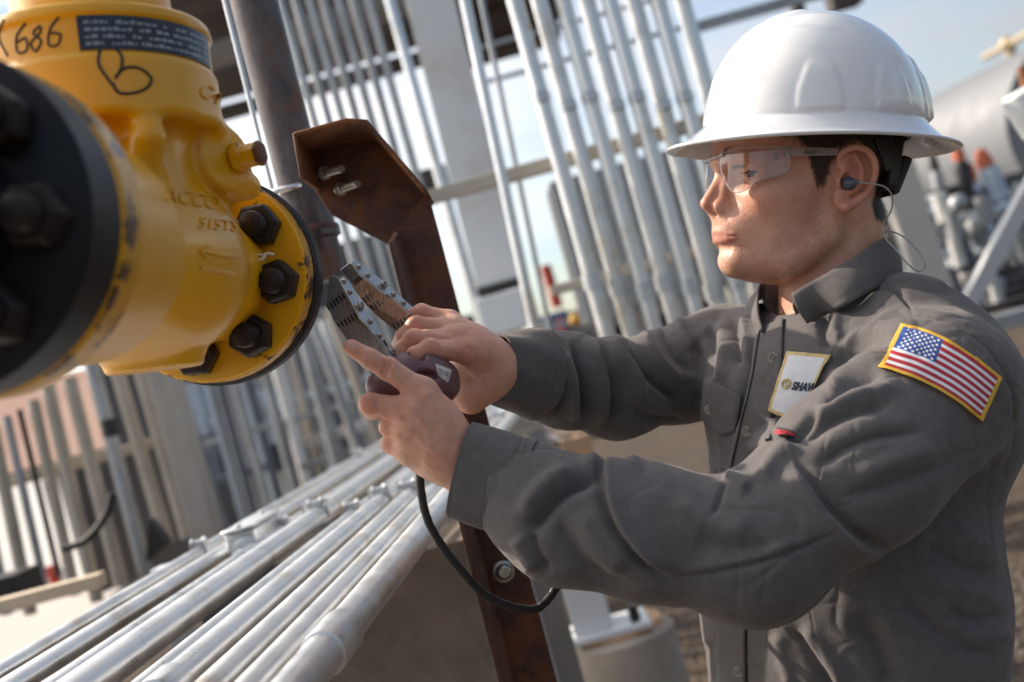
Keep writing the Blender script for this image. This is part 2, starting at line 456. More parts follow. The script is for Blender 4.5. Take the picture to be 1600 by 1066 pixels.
# ---- right rack of upright galvanised conduits
names = ['first from the white column', 'second from the white column', 'third from the white column', 'fourth from the white column', 'fifth from the white column', 'sixth from the white column', 'seventh from the white column', 'eighth, the one nearest the hard hat']
for i, x in enumerate((804, 842, 880, 917, 953, 990, 1028, 1066)):
    d = 3000 + (i % 2) * 25
    root_a, root_b = W(x - 60 * SL, -60, d), W(x + 585 * SL, 585, d)
    rt = empty('upright_conduit', root_b, 'thick galvanised conduit standing in the row behind the worker, ' + names[i].replace(', the one nearest the hard hat', ', by the hat'), 'conduit', 'upright conduits behind the worker')
    r = 25.5 * d / FPX / 2000
    MB().cyl(root_a, root_b, r, 20).build('tube', galv_c, rt)
    for tt in (.775 + .012 * (i % 3), ):
        m = MB(); coupling(m, root_a, root_b, tt, r, .022); p = root_a.lerp(root_b, tt)
        m.build('coupling', galv, rt)
    m = MB(); p = root_a.lerp(root_b, .33 + .02 * (i % 2)); dd = (root_b - root_a).normalized()
    m.cyl(p - dd * .012, p + dd * .012, r * 1.12, 16); m.box(p - Fv * (r * 1.2), Xv * .012, Fv * .01, dd * .014); m.build('strap', galv, rt)
tag(pole(718, -40, 845, 560, 2900, 17).build('upright_conduit', galv_c), 'lone pale conduit running down right beside the white column edge', 'conduit', 'upright conduits behind the worker')
tag(pole(744, -40, 868, 560, 3300, 9).build('thin_conduit', grey_galv), 'thin dark pipe between the white column and the thick conduit row', 'pipe')

# ---- left group of thinner conduits
nm = ['touching the rusty pipe', 'second from the rusty pipe', 'third from the rusty pipe', 'fourth from the rusty pipe', 'fifth from the rusty pipe', 'sixth from the rusty pipe', 'seventh from the rusty pipe']
for i, x in enumerate((438, 461, 483, 505, 528, 551, 574)):
    r_ = tag(pole(x - 16, -60, x + 600 * .28, 600, 4800 + 30 * (i % 2), 13.5).build('slim_conduit', grey_galv), 'slim grey conduit high behind the bracket, ' + nm[i], 'conduit', 'slim conduits left of the white column')
tag(pole(592, -60, 790, 640, 4300, 17).build('slim_conduit', galv_c), 'bright conduit hugging the left edge of the white column', 'conduit')

# ---- white column
a, b = W(657, -60, 4600), W(783, 415 + 30, 4600)
wc = MB(); wcw = 74 * 4.6 / FPX
rt = empty('white_column', b, 'wide white painted steel column between the two conduit groups', 'column')
wc.bar(a, b, wcw, .16, Fv).build('shaft', white_paint, rt, False, bevel=.004)
MB().bar(b + Vector((0, 0, .004)), b - Vector((0, 0, .05)), wcw * 1.06, .20, Fv).build('base_plate', black_steel, rt, False)
MB().bar(b - Vector((0, 0, .054)), Vector((b.x, b.y, 0)), wcw * .35, .10, Fv).build('pedestal', tan_galv, rt, False)
c0 = W(793, 487, 4300)
hb = MB().box(c0, Xv * .11, Fv * .05, Vector((0, 0, .075)))
hb = hb.build('junction_box', white_paint, None, False, bevel=.01); tag(hb, 'cream junction box below the foot of the white column', 'junction box')

# ---- horizontal struts and beams (world-horizontal)
def hbar(name, x0, x1, ymid, xm, th, d, mat, label=None, cat=None, kind=None, group=None, dep=.06, parent=None, d1=None):
    y = lambda x: ymid - .277 * (x - xm)
    a, b = seg(x0, y(x0), x1, y(x1), d, d1)
    o = MB().bar(a, b, dep, th * d / FPX / 1000, Uv).build(name, mat, parent, False, bevel=.003)
    return tag(o, label, cat, group, kind)
hbar('support_strut', 600, 1200, 275, 795, 22, 3120, tan_galv, 'weathered strut crossing behind the thick conduit row at mid height', 'strut', dep=.04)
hbar('support_strut', 760, 1240, 128, 760, 7, 5200, grey_galv, 'thin rail crossing high behind the thick conduit row', 'rail', dep=.02)
hbar('support_strut', 740, 1240, 72, 760, 6, 5200, grey_galv, 'thinnest rail crossing just under the dark roof beams', 'rail', dep=.02)
hbar('support_strut', 480, 700, 290, 640, 34, 5600, dark_deck, 'brown beam behind the slim conduits beside the bracket', 'beam')
hbar('support_strut', 860, 1180, 428, 960, 16, 3150, tan_galv, 'lower strut behind the conduit couplings', 'strut', dep=.04)
hbar('overhead_pipe', 1080, 1420, 36, 1120, 13, 6000, grey_galv, 'pale pipe crossing the sky above the hard hat', 'pipe', dep=.03)
ys = [-100, -55, -10, 34, 74, 100, 136]
lb = ['highest', 'second highest', 'third highest', 'fourth highest', 'fifth highest', 'sixth highest', 'lowest, slim with daylight above it']
for i, y in enumerate(ys):
    hbar('roof_beam', 250 - 40, 700, y, 500, (34, 34, 34, 38, 38, 16, 13)[i], 6200 + 350 * i, dark_deck if i != 3 else grey_paint, 'dark overhead beam behind the slim conduits, ' + lb[i], 'beam', group='overhead pipe rack beams', dep=.25)
ys = [-95, -50, 0, 40]
lb = ['top', 'second', 'third', 'bottom']
for i, y in enumerate(ys):
    hbar('roof_beam', 700, 900 - i * 10, y + 30, 760, 42, 6400 + 300 * i, dark_deck, lb[i] + ' dark overhead beam right of the white column', 'beam', group='overhead pipe rack beams', dep=.3)
tag(pole(1236, -30, 1250, 26, 9000, 22).build('rack_post', dark_deck), 'dark post end rising above the hard hat, left one', 'post')
a, b = seg(1308, -40, 1322, 12, 9000); tag(MB().bar(a, b, .24, .2, Fv).build('rack_post', dark_deck, None, False), 'wide brown post end rising above the hard hat', 'post')

# ---- grey cabinet behind the thick conduits
c1, c2 = W(858, 285, 4300), W(920, 508, 4300)
o = MB().prism([c1, c2, c2 + (Xv * .964 + Vector((0, 0, 0))) * .95, c1 + Xv * .95], Fv * .4)
rt = empty('electrical_cabinet', c2, 'grey electrical cabinet behind the thick conduit row', 'cabinet')
o.build('housing', grey_paint, rt, False, bevel=.006)
for k in range(3):
    q = c1 + Xv * (.16 + .3 * k) - Fv * .004; q2 = c2 + Xv * (.16 + .3 * k) - Fv * .004
    MB().prism([q + (q2 - q) * .04, q + (q2 - q) * .96, q + (q2 - q) * .96 + Xv * .26, q + (q2 - q) * .04 + Xv * .26], -Fv * .012).build('door', grey_paint, rt, False, bevel=.003)

# ---- distant red and blue things between the conduits
red_p = simple('red_paint', (.55, .06, .04), .5, 0, .15); blue_p = simple('blue_paint', (.10, .17, .30), .5, 0, .15); yel_p = simple('amber_paint', (.6, .33, .05), .5, 0, .15)
def bgbox(name, x0, y0, x1, y1, wpx, d, mat, label, cat, dep=.2, group=None, parent=None):
    a, b = seg(x0, y0, x1, y1, d); o = MB().bar(a, b, wpx * d / FPX / 1000, dep, Fv).build(name, mat, parent, False, bevel=.006)
    return tag(o, label, cat, group)
tag(MB().cyl(W(852, 415, 9000), W(872, 480, 9000), .045, 12).build('red_post', red_p), 'red post far behind, seen between two conduits', 'post')
bgbox('blue_barrel', 862, 490, 880, 548, 44, 8000, blue_p, 'blue drum far behind the far sleeve', 'drum')
tag(MB().sphere(W(899, 500, 6000), .035, 12).build('amber_lamp', yel_p), 'small amber lamp far behind the far sleeve', 'lamp')
hbar('background_rail', 750, 1000, 512, 860, 10, 7000, grey_galv, 'thin grey rail far behind the far sleeve', 'rail', dep=.03)
bgbox('red_post', 876, 500, 884, 545, 12, 7800, red_p, 'short red post beside the blue drum', 'post')

# ---- lower left: second rack, wall sheets
cl = [(-12, 668, 48, 960, 20, tan_galv), (-46, 690, 12, 960, 18, grey_galv), (10, 650, 74, 935, 13, grey_galv), (52, 625, 118, 930, 18, tan_galv), (30, 640, 92, 900, 9, black_steel), (74, 600, 152, 940, 21, tan_galv), (108, 590, 190, 915, 22, tan_galv), (142, 565, 228, 895, 23, grey_galv), (174, 550, 262, 850, 22, tan_galv), (208, 545, 292, 840, 20, tan_galv)]
lbs = ['leftmost tan upright of the sunlit rack in the lower left', 'grey upright cut by the left edge of the picture', 'slim grey upright beside the leftmost tan one', 'tan upright just right of the thin black one', 'thin black upright in the lower left rack', 'tan upright with the black cable end, third in the lower left rack', 'tan upright fourth from the left in the lower left rack', 'grey upright in the middle of the lower left rack', 'tan upright right of the grey one in the lower left rack', 'last tan upright before the wide pale post in the lower left']
for (x0, y0, x1, y1, w_, m_), lb_ in zip(cl, lbs):
    tag(pole(x0, y0, x1, y1, 3600, w_).build('rack_upright', m_), lb_, 'upright', 'uprights of the lower left rack')
hbar('support_strut', -60, 262, 722, 130, 17, 3690, tan_galv, 'tan strut crossing the lower left rack', 'strut', dep=.04)
a, b = seg(246, 540, 334, 870, 3400); tag(MB().bar(a, b, 38 * 3.4 / FPX, .1, Fv).build('pale_post', simple('pale_post_paint', (.36, .34, .31), .5, .1, .1), None, False, bevel=.004), 'wide pale grey post beside the lower left rack', 'post')
cols_slate = simple('dark_wall_grey', (.13, .125, .12), .7, 0, .15, 4)  # even dark grey, the panel's own colour
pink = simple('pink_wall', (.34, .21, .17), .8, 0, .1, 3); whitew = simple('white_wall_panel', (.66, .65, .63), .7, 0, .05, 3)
def sheet(name, pts, d, mat, label, cat, th=.03, k=4.5):
    return tag(MB().prism([W(x, y, d - (x + 60) * k) for x, y in pts], Fv * th).build(name, mat, None, False), label, cat)
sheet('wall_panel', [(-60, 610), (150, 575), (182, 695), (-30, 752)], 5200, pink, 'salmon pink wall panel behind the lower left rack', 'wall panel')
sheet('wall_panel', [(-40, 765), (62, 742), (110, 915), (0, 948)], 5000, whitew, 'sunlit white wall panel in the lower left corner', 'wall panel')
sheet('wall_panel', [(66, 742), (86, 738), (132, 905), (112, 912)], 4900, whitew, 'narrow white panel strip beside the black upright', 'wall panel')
sheet('wall_panel', [(90, 738), (250, 695), (300, 870), (140, 935)], 4700, cols_slate, 'dark grey wall panel behind the lower left rack', 'wall panel', k=0)
tag(MB().tube([W(x, y, 3300) for x, y in catmull([(98, 858), (128, 848), (150, 828), (168, 800), (176, 770)], 4)], .011, 10).build('hanging_cable', dark_rubber), 'black cable looping in front of the lower left rack', 'cable')
tag(MB().prism([W(232, 812, 3200), W(262, 850, 3200), W(228, 880, 3200)], Fv * .05).build('black_tarp', black_steel, None, False), 'black tarp corner behind the left end of the pipe run', 'tarp')
tag(MB().cyl(W(170, 655, 3450), W(176, 682, 3450), .028, 14).build('black_clamp', black_steel), 'black clamp on top of the grey upright in the lower left', 'clamp')
tag(MB().cyl(W(78, 884, 4300), W(90, 920, 4300), .022, 10).build('red_marker', red_p), 'small red marker by the white panel in the lower left', 'marker')
tag(MB().bar(W(-80, 968, 2600), W(160, 905, 2600), .05, .03, Uv).build('wooden_plank', simple('pale_wood', (.62, .50, .36), .7, 0, .15, 7), None, False), 'pale wooden plank lying at the left edge by the pipes', 'plank')
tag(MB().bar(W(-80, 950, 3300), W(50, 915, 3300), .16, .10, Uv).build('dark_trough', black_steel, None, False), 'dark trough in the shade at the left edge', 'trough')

pad_m = simple('sunlit_ground_tone', (.40, .36, .32), .85, 0, .10, 2, .002)  # pale tone carries the bright sunlight on the ground in its colour
pdc = [W(-400, 1000, 3000), W(330, 860, 4200)]
px0 = Vector((-4.6, 2.0, 0)); tag(MB().prism([Vector((-60, 1.6, .05)), Vector((-2.2, 1.6, .05)), Vector((-5.6, 14, .05)), Vector((-14, 60, .05)), Vector((-60, 60, .05))], Vector((0, 0, -.06))).build('sunlit_ground_pad', pad_m, None, False), kind='structure')  # slab added to paint the sunlit stretch of ground
# ---- middle distance clutter behind the valve and the hands
rc = random.Random(3)
cols = [grey_galv, grey_paint, tan_galv, white_paint, grey_galv, simple('slate_paint', (.12, .14, .17), .5, .2, .2), simple('pale_blue_paint', (.35, .42, .50), .5, 0, .1)]
cnames = {0: 'grey', 1: 'dark grey', 2: 'tan', 3: 'white', 4: 'grey', 5: 'slate', 6: 'pale blue'}
mid = [(322, 560, 395, 800, 16, 5), (345, 560, 420, 800, 22, 1), (372, 560, 440, 790, 30, 5), (408, 560, 470, 775, 14, 0), (430, 560, 490, 760, 20, 3), (455, 560, 508, 745, 10, 2), (470, 500, 540, 740, 24, 0), (505, 500, 568, 720, 16, 3), (530, 480, 590, 700, 12, 1), (552, 470, 612, 690, 14, 0), (575, 470, 640, 700, 10, 3)]
ordw = ['first', 'second', 'third', 'fourth', 'fifth', 'sixth', 'seventh', 'eighth', 'ninth', 'tenth', 'last']
for i, (x0, y0, x1, y1, w_, m_) in enumerate(mid):
    d = 6200 + 300 * (i % 3)
    tag(pole(x0, y0, x1, y1 + 30, d, w_).build('plant_post', cols[m_]), 'blurred %s post below the yellow flange, %s from the left' % (cnames[m_], ordw[i]), 'post', 'blurred posts below the yellow flange')
for i, (x0, x1, y, xm, th, d, m_) in enumerate([(280, 620, 660, 440, 9, 6500, 0), (330, 700, 612, 500, 12, 7000, 6), (480, 700, 668, 560, 16, 6600, 3), (470, 640, 705, 560, 10, 6300, 1), (300, 420, 745, 360, 12, 6400, 5)]):
    hbar('plant_beam', x0, x1, y, xm, th, d, cols[m_], 'blurred %s beam below the yellow flange, %s from the top' % (cnames[m_], ordw[i]), 'beam', group='blurred beams below the yellow flange')
for i, (x0, y0, x1, y1, w_, m_) in enumerate([(300, 600, 322, 680, 40, 6), (330, 700, 345, 755, 44, 5), (420, 610, 438, 690, 34, 6), (470, 640, 482, 690, 22, 2), (395, 690, 410, 745, 50, 5)]):
    bgbox('equipment_box', x0, y0, x1, y1, w_, 7200, cols[m_], 'blurred %s equipment box below the yellow flange, %s from the left' % (cnames[m_], ordw[[0, 1, 3, 4, 2][i]]), 'equipment box', .4, 'blurred equipment boxes below the yellow flange')

rc = random.Random(9)
dk = simple('dark_plant_wall', (.07, .072, .08), .7, .1, .3, 3, .001)
a, b = W(470, 860, 8600), W(470, 470, 8600)
tag(MB().box((a + b) / 2, Xv * 1.35, Vector((0, .1, 0)), Vector((0, 0, (b - a).length / 2 + .3))).build('plant_wall', dk, None, False, bevel=.01), 'dark blurred wall behind the posts below the yellow flange', 'wall')
for i in range(16):
    x = 290 + i * 21 + rc.uniform(-6, 6); w_ = rc.choice([6, 8, 10, 14, 18]); d = rc.uniform(5400, 8000); m_ = rc.choice([0, 0, 1, 5, 6, 3, 2])
    y1 = 850 - (x - 290) * .5
    tag(pole(x - 45, 480 if x > 330 else 560, x + 45, y1, d, w_).build('slim_post', cols[m_]), 'slim blurred %s upright below the yellow flange, %s' % (cnames[m_], 'number %s from the left' % ['one','two','three','four','five','six','seven','eight','nine','ten','eleven','twelve','thirteen','fourteen','fifteen','sixteen'][i]), 'post', 'slim uprights below the yellow flange')
# far building silhouettes so the horizon is not empty
far_m = simple('far_building_wall', (.33, .33, .34), .8, 0, .15, .5); far_m2 = simple('far_tan_wall', (.36, .31, .26), .8, 0, .15, .5)
for x, wd, h, y, m_, lb_ in ((-14, 9, 5, 42, far_m2, 'low tan building far off at the left'), (-3, 7, 3.6, 48, far_m, 'low grey building far off behind the hands'), (6, 8, 2.9, 55, far_m2, 'low tan building far off behind the conduits'), (20, 12, 2.6, 60, far_m, 'low grey building far off at the right')):
    b_ = empty('far_building', (x, y, 0), lb_, 'building')
    MB().box((x, y, h / 2), (wd / 2, 0, 0), (0, 3, 0), (0, 0, h / 2)).build('wall', m_, b_, False)
    MB().box((x, y, h + .15), (wd / 2 + .3, 0, 0), (0, 3.3, 0), (0, 0, .14)).build('roof', dark_deck, b_, False)
    for k in range(4):
        MB().box((x - wd / 2 + wd * (k + .5) / 4, y - 3.02, h * .55), (wd / 14, 0, 0), (0, .03, 0), (0, 0, h * .14)).build('window', black_steel, b_, False)

# ---- concrete plinth, pier with white column foot, grey post, curb
a = W(520, 1010, 1900)
cdk = W(706, 880, 2150)
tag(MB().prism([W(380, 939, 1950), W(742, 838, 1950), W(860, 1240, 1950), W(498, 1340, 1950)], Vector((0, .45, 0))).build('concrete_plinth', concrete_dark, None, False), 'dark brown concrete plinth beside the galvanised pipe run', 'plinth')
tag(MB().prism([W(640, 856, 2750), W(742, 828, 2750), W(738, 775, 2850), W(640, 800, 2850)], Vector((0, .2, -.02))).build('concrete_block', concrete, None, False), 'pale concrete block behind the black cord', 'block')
pier = empty('concrete_pier', W(980, 1130, 3000), 'round concrete pier carrying a white column foot', 'pier')
pc = W(965, 985, 3000)
MB().lathe(pc, (0, 0, -1), [(0, .10), (.0, .135), (.012, .148), (.8, .15), (1.1, .15)], 48).build('footing', concrete, pier)
MB().lathe(pc + Vector((0, 0, .001)), (0, 0, 1), [(0, .12), (.014, .12)], 40).build('grout_ring', simple('orange_grout', (.60, .38, .22), .8, 0, .15), pier)
cf = empty('column_foot', pc + Vector((0, 0, .015)), 'white painted column foot bolted on the concrete pier', 'column')
bp = pc + Vector((-.02, -.03, .022))
MB().box(bp, Xv * .105, Vector((0, .09, 0)), Vector((0, 0, .008))).build('base_plate', white_paint, cf, False, bevel=.003)
MB().box(bp + Vector((-.04, 0, .108)), Xv * .05, Vector((0, .05, 0)), Vector((0, 0, .10))).build('shaft', white_paint, cf, False, bevel=.003)
MB().cyl(bp + Vector((.07, -.05, .008)), bp + Vector((.07, -.05, .05)), .014, 6).build('anchor_bolt', black_steel, cf)
a, b = seg(822, 820, 905, 1120, 2150)
tag(MB().bar(a, b, 46 * 2.15 / FPX, .05, Fv).build('grey_post', simple('grey_concrete_post', (.30, .27, .24), .7, 0, .15, 9), None, False, bevel=.003), 'flat grey post right behind the rusted channel post', 'post')
tag(MB().box(W(905, 712, 3400), Xv * .045, Fv * .045, Vector((0, 0, .06))).build('tan_block', simple('tan_block', (.45, .30, .18), .8, 0, .2), None, False, bevel=.006), 'small tan block under the far sleeve', 'block')
for i, (x, y, xx, yy, r) in enumerate([(770, 640, 862, 668, 14), (775, 665, 850, 640, 9), (800, 655, 875, 690, 7)]):
    tag(MB().cyl(W(x, y, 3300), W(xx, yy, 3250), r * 3.3 / FPX / 2, 12).build('scrap_tube', galv_c), 'short galvanised tube offcut under the far sleeve, %s' % ['thickest', 'middle', 'thinnest'][i], 'tube')
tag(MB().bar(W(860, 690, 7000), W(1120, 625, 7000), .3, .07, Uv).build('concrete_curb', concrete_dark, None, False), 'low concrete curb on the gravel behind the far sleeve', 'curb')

# ---- right background: tank, manifold, brace
tank = empty('storage_tank', W(1500, 330, 22000), 'large ribbed insulated tank lying behind the worker', 'tank')
def make_clad():
    m, t, b = nmat('corrugated_cladding')
    c = N(t, 'ShaderNodeTexCoord'); wv = N(t, 'ShaderNodeTexWave', Scale=3.2); wv.bands_direction = 'Z'
    t.links.new(c.outputs['Object'], wv.inputs['Vector'])
    b.inputs['Base Color'].default_value = (.50, .52, .54, 1); b.inputs['Metallic'].default_value = .55; b.inputs['Roughness'].default_value = .5
    bump(t, b, wv.outputs['Fac'], .03)
    return m
ta, tb = W(1360, 306, 26000), W(1720, 182, 16000)
tm = MB(); axd = (tb - ta); Lt = axd.length; axd.normalize()
prof = [(0, .2)]
nseg = 90
prof += [(.02, 1.28)]
for k in range(nseg * 2 + 1): prof.append((.05 + (Lt - .1) * k / (nseg * 2), 1.32 + (.022 if k % 2 else 0)))
prof += [(Lt, .2)]
tm.lathe(ta, axd, prof, 64).build('shell', simple('tank_cladding', (.19, .20, .215), .6, .1, .05, 3, 0), tank)
m = MB(); tp = W(1575, 70, 18500)
m.cyl(tp - axd * .9, tp + axd * .9, .06, 10); m.cyl(tp - Vector((0, 0, .35)), tp + Vector((0, 0, .1)), .09, 10); m.sphere(tp, .14, 12)
m.build('vent_fitting', simple('brass_fitting', (.42, .34, .22), .5, .3, .2), tank)
a, b = seg(1392, 240, 1492, 560, 6500); tag(MB().bar(a, b, .2, .1, Fv).build('cream_post', simple('cream_paint', (.50, .48, .44), .5, 0, .06), None, False, bevel=.01), 'cream steel post behind the neck of the worker', 'post')
tag(MB().bar(*seg(1500, 500, 1640, 240, 5200), 26 * 5.2 / FPX, .06, Fv).build('diagonal_brace', simple('brace_paint', (.50, .51, .52), .5, .1, .08), None, False, bevel=.004), 'pale grey diagonal brace at the right edge', 'brace')
hbar('grey_rail', 1470, 1660, 505, 1560, 24, 5400, grey_galv, 'thick grey rail above the gravel at the right edge', 'rail', dep=.12)
hbar('skid_beam', 1400, 1660, 478, 1560, 9, 7000, black_steel, 'black skid beam under the pump manifold', 'beam', dep=.2)
tag(MB().prism([W(1410, 318, 9800), W(1680, 245, 9800), W(1680, 470, 9800), W(1440, 500, 9800)], Fv * .2).build('equipment_screen', simple('dark_screen', (.08, .085, .095), .7, .1, .4, 2, .001), None, False), 'dark equipment screen behind the pump manifold', 'screen')
org = simple('orange_cap', (.50, .12, .05), .5, 0, .1)
ww = empty('white_drum', W(1596, 205, 2600), 'white drum with a rusty stub cut by the right edge', 'drum')
MB().lathe(W(1613, 172, 2600), (-SL, 0, 1), [(-.052, .02), (-.05, .048), (.045, .05), (.055, .04), (.056, .01)], 32).build('drum_body', white_paint, ww)
RUST_STUB = (ww, W(1606, 134, 2600), W(1600, 104, 2600))
pm = empty('pump_manifold', W(1520, 470, 8000), 'blurred pump manifold with grey bodies behind the shoulder', 'pump manifold')
rr = random.Random(11)
mats = [grey_paint, black_steel, cols[6], white_paint, grey_galv, cols[5]]
def part(o_, name): return o_
for k in range(95):
    x = rr.uniform(1425, 1600); y = rr.uniform(300, 465) ; d = rr.uniform(6800, 8600)
    s_ = rr.uniform(.04, .11); mt = mats[rr.randrange(6)]
    if k % 3 == 0: MB().sphere(W(x, y, d), s_ * .9, 12).build('pump_bulb', mt, pm)
    elif k % 3 == 1: MB().cyl(W(x, y - 20, d), W(x + 12, y + 22, d), s_ * .6, 14).build('pump_cylinder', mt, pm)
    else: MB().cyl(W(x - 28, y + 8, d), W(x + 28, y - 8, d), s_ * .32, 10).build('manifold_pipe', mt, pm)
vs = [(1462, 268, 1478, 340, 20, grey_paint, black_steel, 'grey valve with a black cap, left one behind the shoulder'), (1500, 252, 1522, 335, 26, black_steel, org, 'black valve with an orange cap behind the shoulder'), (1542, 262, 1572, 330, 34, cols[6], org, 'pale blue valve with a tall orange cap behind the shoulder'), (1520, 285, 1538, 360, 22, cols[6], org, 'slim pale blue valve with a low orange cap')]
for x0, y0, x1, y1, w_, m1, m2, lb_ in vs:
    v = empty('relief_valve', W(x1, y1, 7400), lb_, 'valve', 'capped valves behind the shoulder')
    a, b = W(x0, y0, 7400), W(x1, y1, 7400); dd = (b - a).normalized(); r = w_ * 7.4 / FPX / 2
    MB().lathe(a, dd, [(0, r * .7), (.03, r), ((b - a).length * .6, r * .9), ((b - a).length * .62, r * 1.25), ((b - a).length, r * 1.2)], 16).build('bonnet', m1, v)
    MB().lathe(a - dd * .005, -dd, [(0, r * .8), (.05, r * .75), (.12, r * .45), (.125, .01)], 14).build('cap', m2, v)
# ================================================================ galvanised conduit run (foreground, horizontal)
VPX, VPY, HH = 930., 495., 200.
vdir = np.array([(VPX - 800) / FPX, (533 - VPY) / FPX, 1.]); vdir /= np.linalg.norm(vdir)
rh = np.array([math.cos(ROLL), math.sin(ROLL), 0.]); nrm = np.cross(vdir, rh); nrm /= np.linalg.norm(nrm)
if nrm[1] < 0: nrm = -nrm
def onrun(x, y, lift=0.):
    q = np.array([(x - 800) / FPX, (533 - y) / FPX, 1.]); return q * (-(HH - lift) / (q @ nrm))
runs = [  # bottom px, width px there
    (44, 1023, 27), (18, 1051, 15), (58, 1051, 36), (112, 1055, 33), (173, 1056, 58), (235, 1056, 29), (297, 1055, 54), (360, 1055, 50), (419, 1055, 51), (496, 1051, 68)]
lbs = ['outermost on the left side', 'thinnest, second from the left', 'third from the left', 'fourth from the left, entering the conduit body', 'fifth from the left', 'thin one sixth from the left', 'seventh from the left', 'eighth from the left, water stained', 'ninth from the left, stained beside the thickest', 'thickest, outermost on the right side']
RUN = []
for i, (x, y, w_) in enumerate(runs):
    p = onrun(x, y); r = w_ * p[2] / FPX / 2
    near = p - vdir * (p[2] - (210 if i != 9 else 560)); far = p + vdir * (4600 - p[2])
    if i == 3: near = near
    rt = empty('conduit_pipe', Vector(w2(near)), 'long galvanised pipe of the slanting run, ' + lbs[i], 'conduit', 'galvanised pipes of the slanting run')
    lift = nrm * (r - 10)
    a, b = Vector(w2(near + lift)), Vector(w2(far + lift))
    RUN.append((near + lift, far + lift, r, rt))
    MB().tube([a.lerp(b, (k / 24) ** 2) for k in range(25)], r / 1000, 40).build('tube', galv_c, rt)
def run_at(i, d):
    a, b, r, rt = RUN[i]; return a + (b - a) * ((d - a[2]) / (b[2] - a[2]))
def coup(i, d, ln, k=1.2):
    c = run_at(i, d); r = RUN[i][2] / 1000
    A, B_ = Vector(w2(c - vdir * ln)), Vector(w2(c + vdir * ln)); ax = (B_ - A).normalized(); Lc_ = (B_ - A).length
    MB().lathe(A, ax, [(-.0005, r * 1.0), (0, r * k * .97), (.002, r * k), (Lc_ - .002, r * k), (Lc_, r * k * .97), (Lc_ + .0005, r)], 40, caps=False).build('coupling', galv_c, RUN[i][3])
coup(9, 905, 34, 1.16)
# narrower threaded end below the coupling of the thickest pipe
a9, b9, r9, rt9 = RUN[9]
coup(6, 905, 22, 1.17); coup(3, 1640, 8, 1.3)
# support struts under the run with strap clamps
for k, (d_left, d_right) in enumerate(((1900, 1830), (3150, 3050))):
    A = run_at(0, d_left) - nrm * 28 - rh * 90; B_ = run_at(9, d_right) - nrm * 40 + rh * 60
    st = MB().bar(Vector(w2(A)), Vector(w2(B_)), .041, .041, Vector(w2(nrm * 1000) - Vector(Lc)), 0).build('support_strut', galv, None, False, bevel=.002)
    tag(st, ['nearer', 'farther'][k] + ' channel strut under the slanting pipe run', 'strut')
    A0 = Vector(w2(A))
    for q, f_ in ((0, .04), (1, .96)):
        pp = Vector(w2(A)).lerp(Vector(w2(B_)), f_) - Vector((0, 0, .022))
        tag(MB().bar(pp, Vector((pp.x, pp.y, 0)), .045, .045).build('strut_post', grey_galv, None, False), '%s leg post under the %s strut of the pipe run' % (['left', 'right'][q], ['nearer', 'farther'][k]), 'post')
    for i in range(10):
        d = d_left + (d_right - d_left) * i / 9 - 20
        c = run_at(i, d); a_, b_, r, rt = RUN[i]
        if i in (1,): continue
        pts = []
        for j in range(9):
            t = math.pi * j / 8; pts.append(Vector(w2(c + rh * math.cos(t) * (r + 1.6) + nrm * math.sin(t) * (r + 1.6))))
        m = MB().tube(pts, .0022, 8)
        for s_ in (-1, 1):
            foot = c + rh * s_ * (r + 2)
            m.bar(Vector(w2(foot - nrm * 4)), Vector(w2(foot + nrm * (r + 9))), .003, .016, Vector(w2(vdir * 1000)) - Vector(Lc))
        top = c + nrm * (r + 7)
        m.cyl(Vector(w2(top - rh * 11)), Vector(w2(top + rh * 15)), .0032, 10)
        m.lathe(Vector(w2(top - rh * 13)), Vector(w2(rh * 1000)) - Vector(Lc), [(0, .006), (.001, .0075), (.005, .0075), (.006, .006)], 6)
        m.lathe(Vector(w2(top + rh * 8)), Vector(w2(rh * 1000)) - Vector(Lc), [(0, .006), (.001, .007), (.005, .007), (.006, .005)], 6)
        m.build('strap_clamp', galv, rt)
# conduit body (LB fitting)
fb = empty('junction_fitting', Vector(w2(run_at(3, 1780))), 'cast conduit body with rounded lid joined to the fourth pipe', 'conduit body')
cc = run_at(3, 1790) * .65 + run_at(2, 1790) * .35 + nrm * 8
def ring_poly(c, L_, Wd, n=10):
    o = []
    for j in range(n + 1):
        t = math.pi * j / n; o.append(c + vdir * (L_ + math.sin(t) * Wd * .55) + rh * math.cos(t) * Wd)
    for j in range(n + 1):
        t = math.pi * j / n; o.append(c + vdir * (-L_ - math.sin(t) * Wd * .3) - rh * math.cos(t) * Wd)
    return [Vector(w2(p)) for p in o]
upv = Vector(w2(nrm * 1000)) - Vector(Lc)
MB().prism(ring_poly(cc - nrm * 20, 62, 24), upv * .042).build('housing', galv, fb, True, bevel=.004)
MB().prism(ring_poly(cc + nrm * 22.5, 65, 27), upv * .005).build('lid', simple('zinc_lid', (.66, .66, .66), .3, .8, .08, 20, .0001), fb, True, bevel=.0015)
for s_ in (-1, 1):
    sp = Vector(w2(cc + nrm * 28 + vdir * s_ * 62)); MB().lathe(sp, upv, [(0, .005), (.003, .005), (.005, .002)], 12).build('lid_screw', galv, fb)
a_ = cc - vdir * 66 - nrm * 8 + rh * 8
MB().lathe(Vector(w2(a_)), -(Vector(w2(vdir * 1000)) - Vector(Lc)), [(-.01, .017), (.004, .017), (.005, .022), (.012, .022), (.013, .018), (.03, .018), (.031, .012)], 28).build('hub', galv, fb)

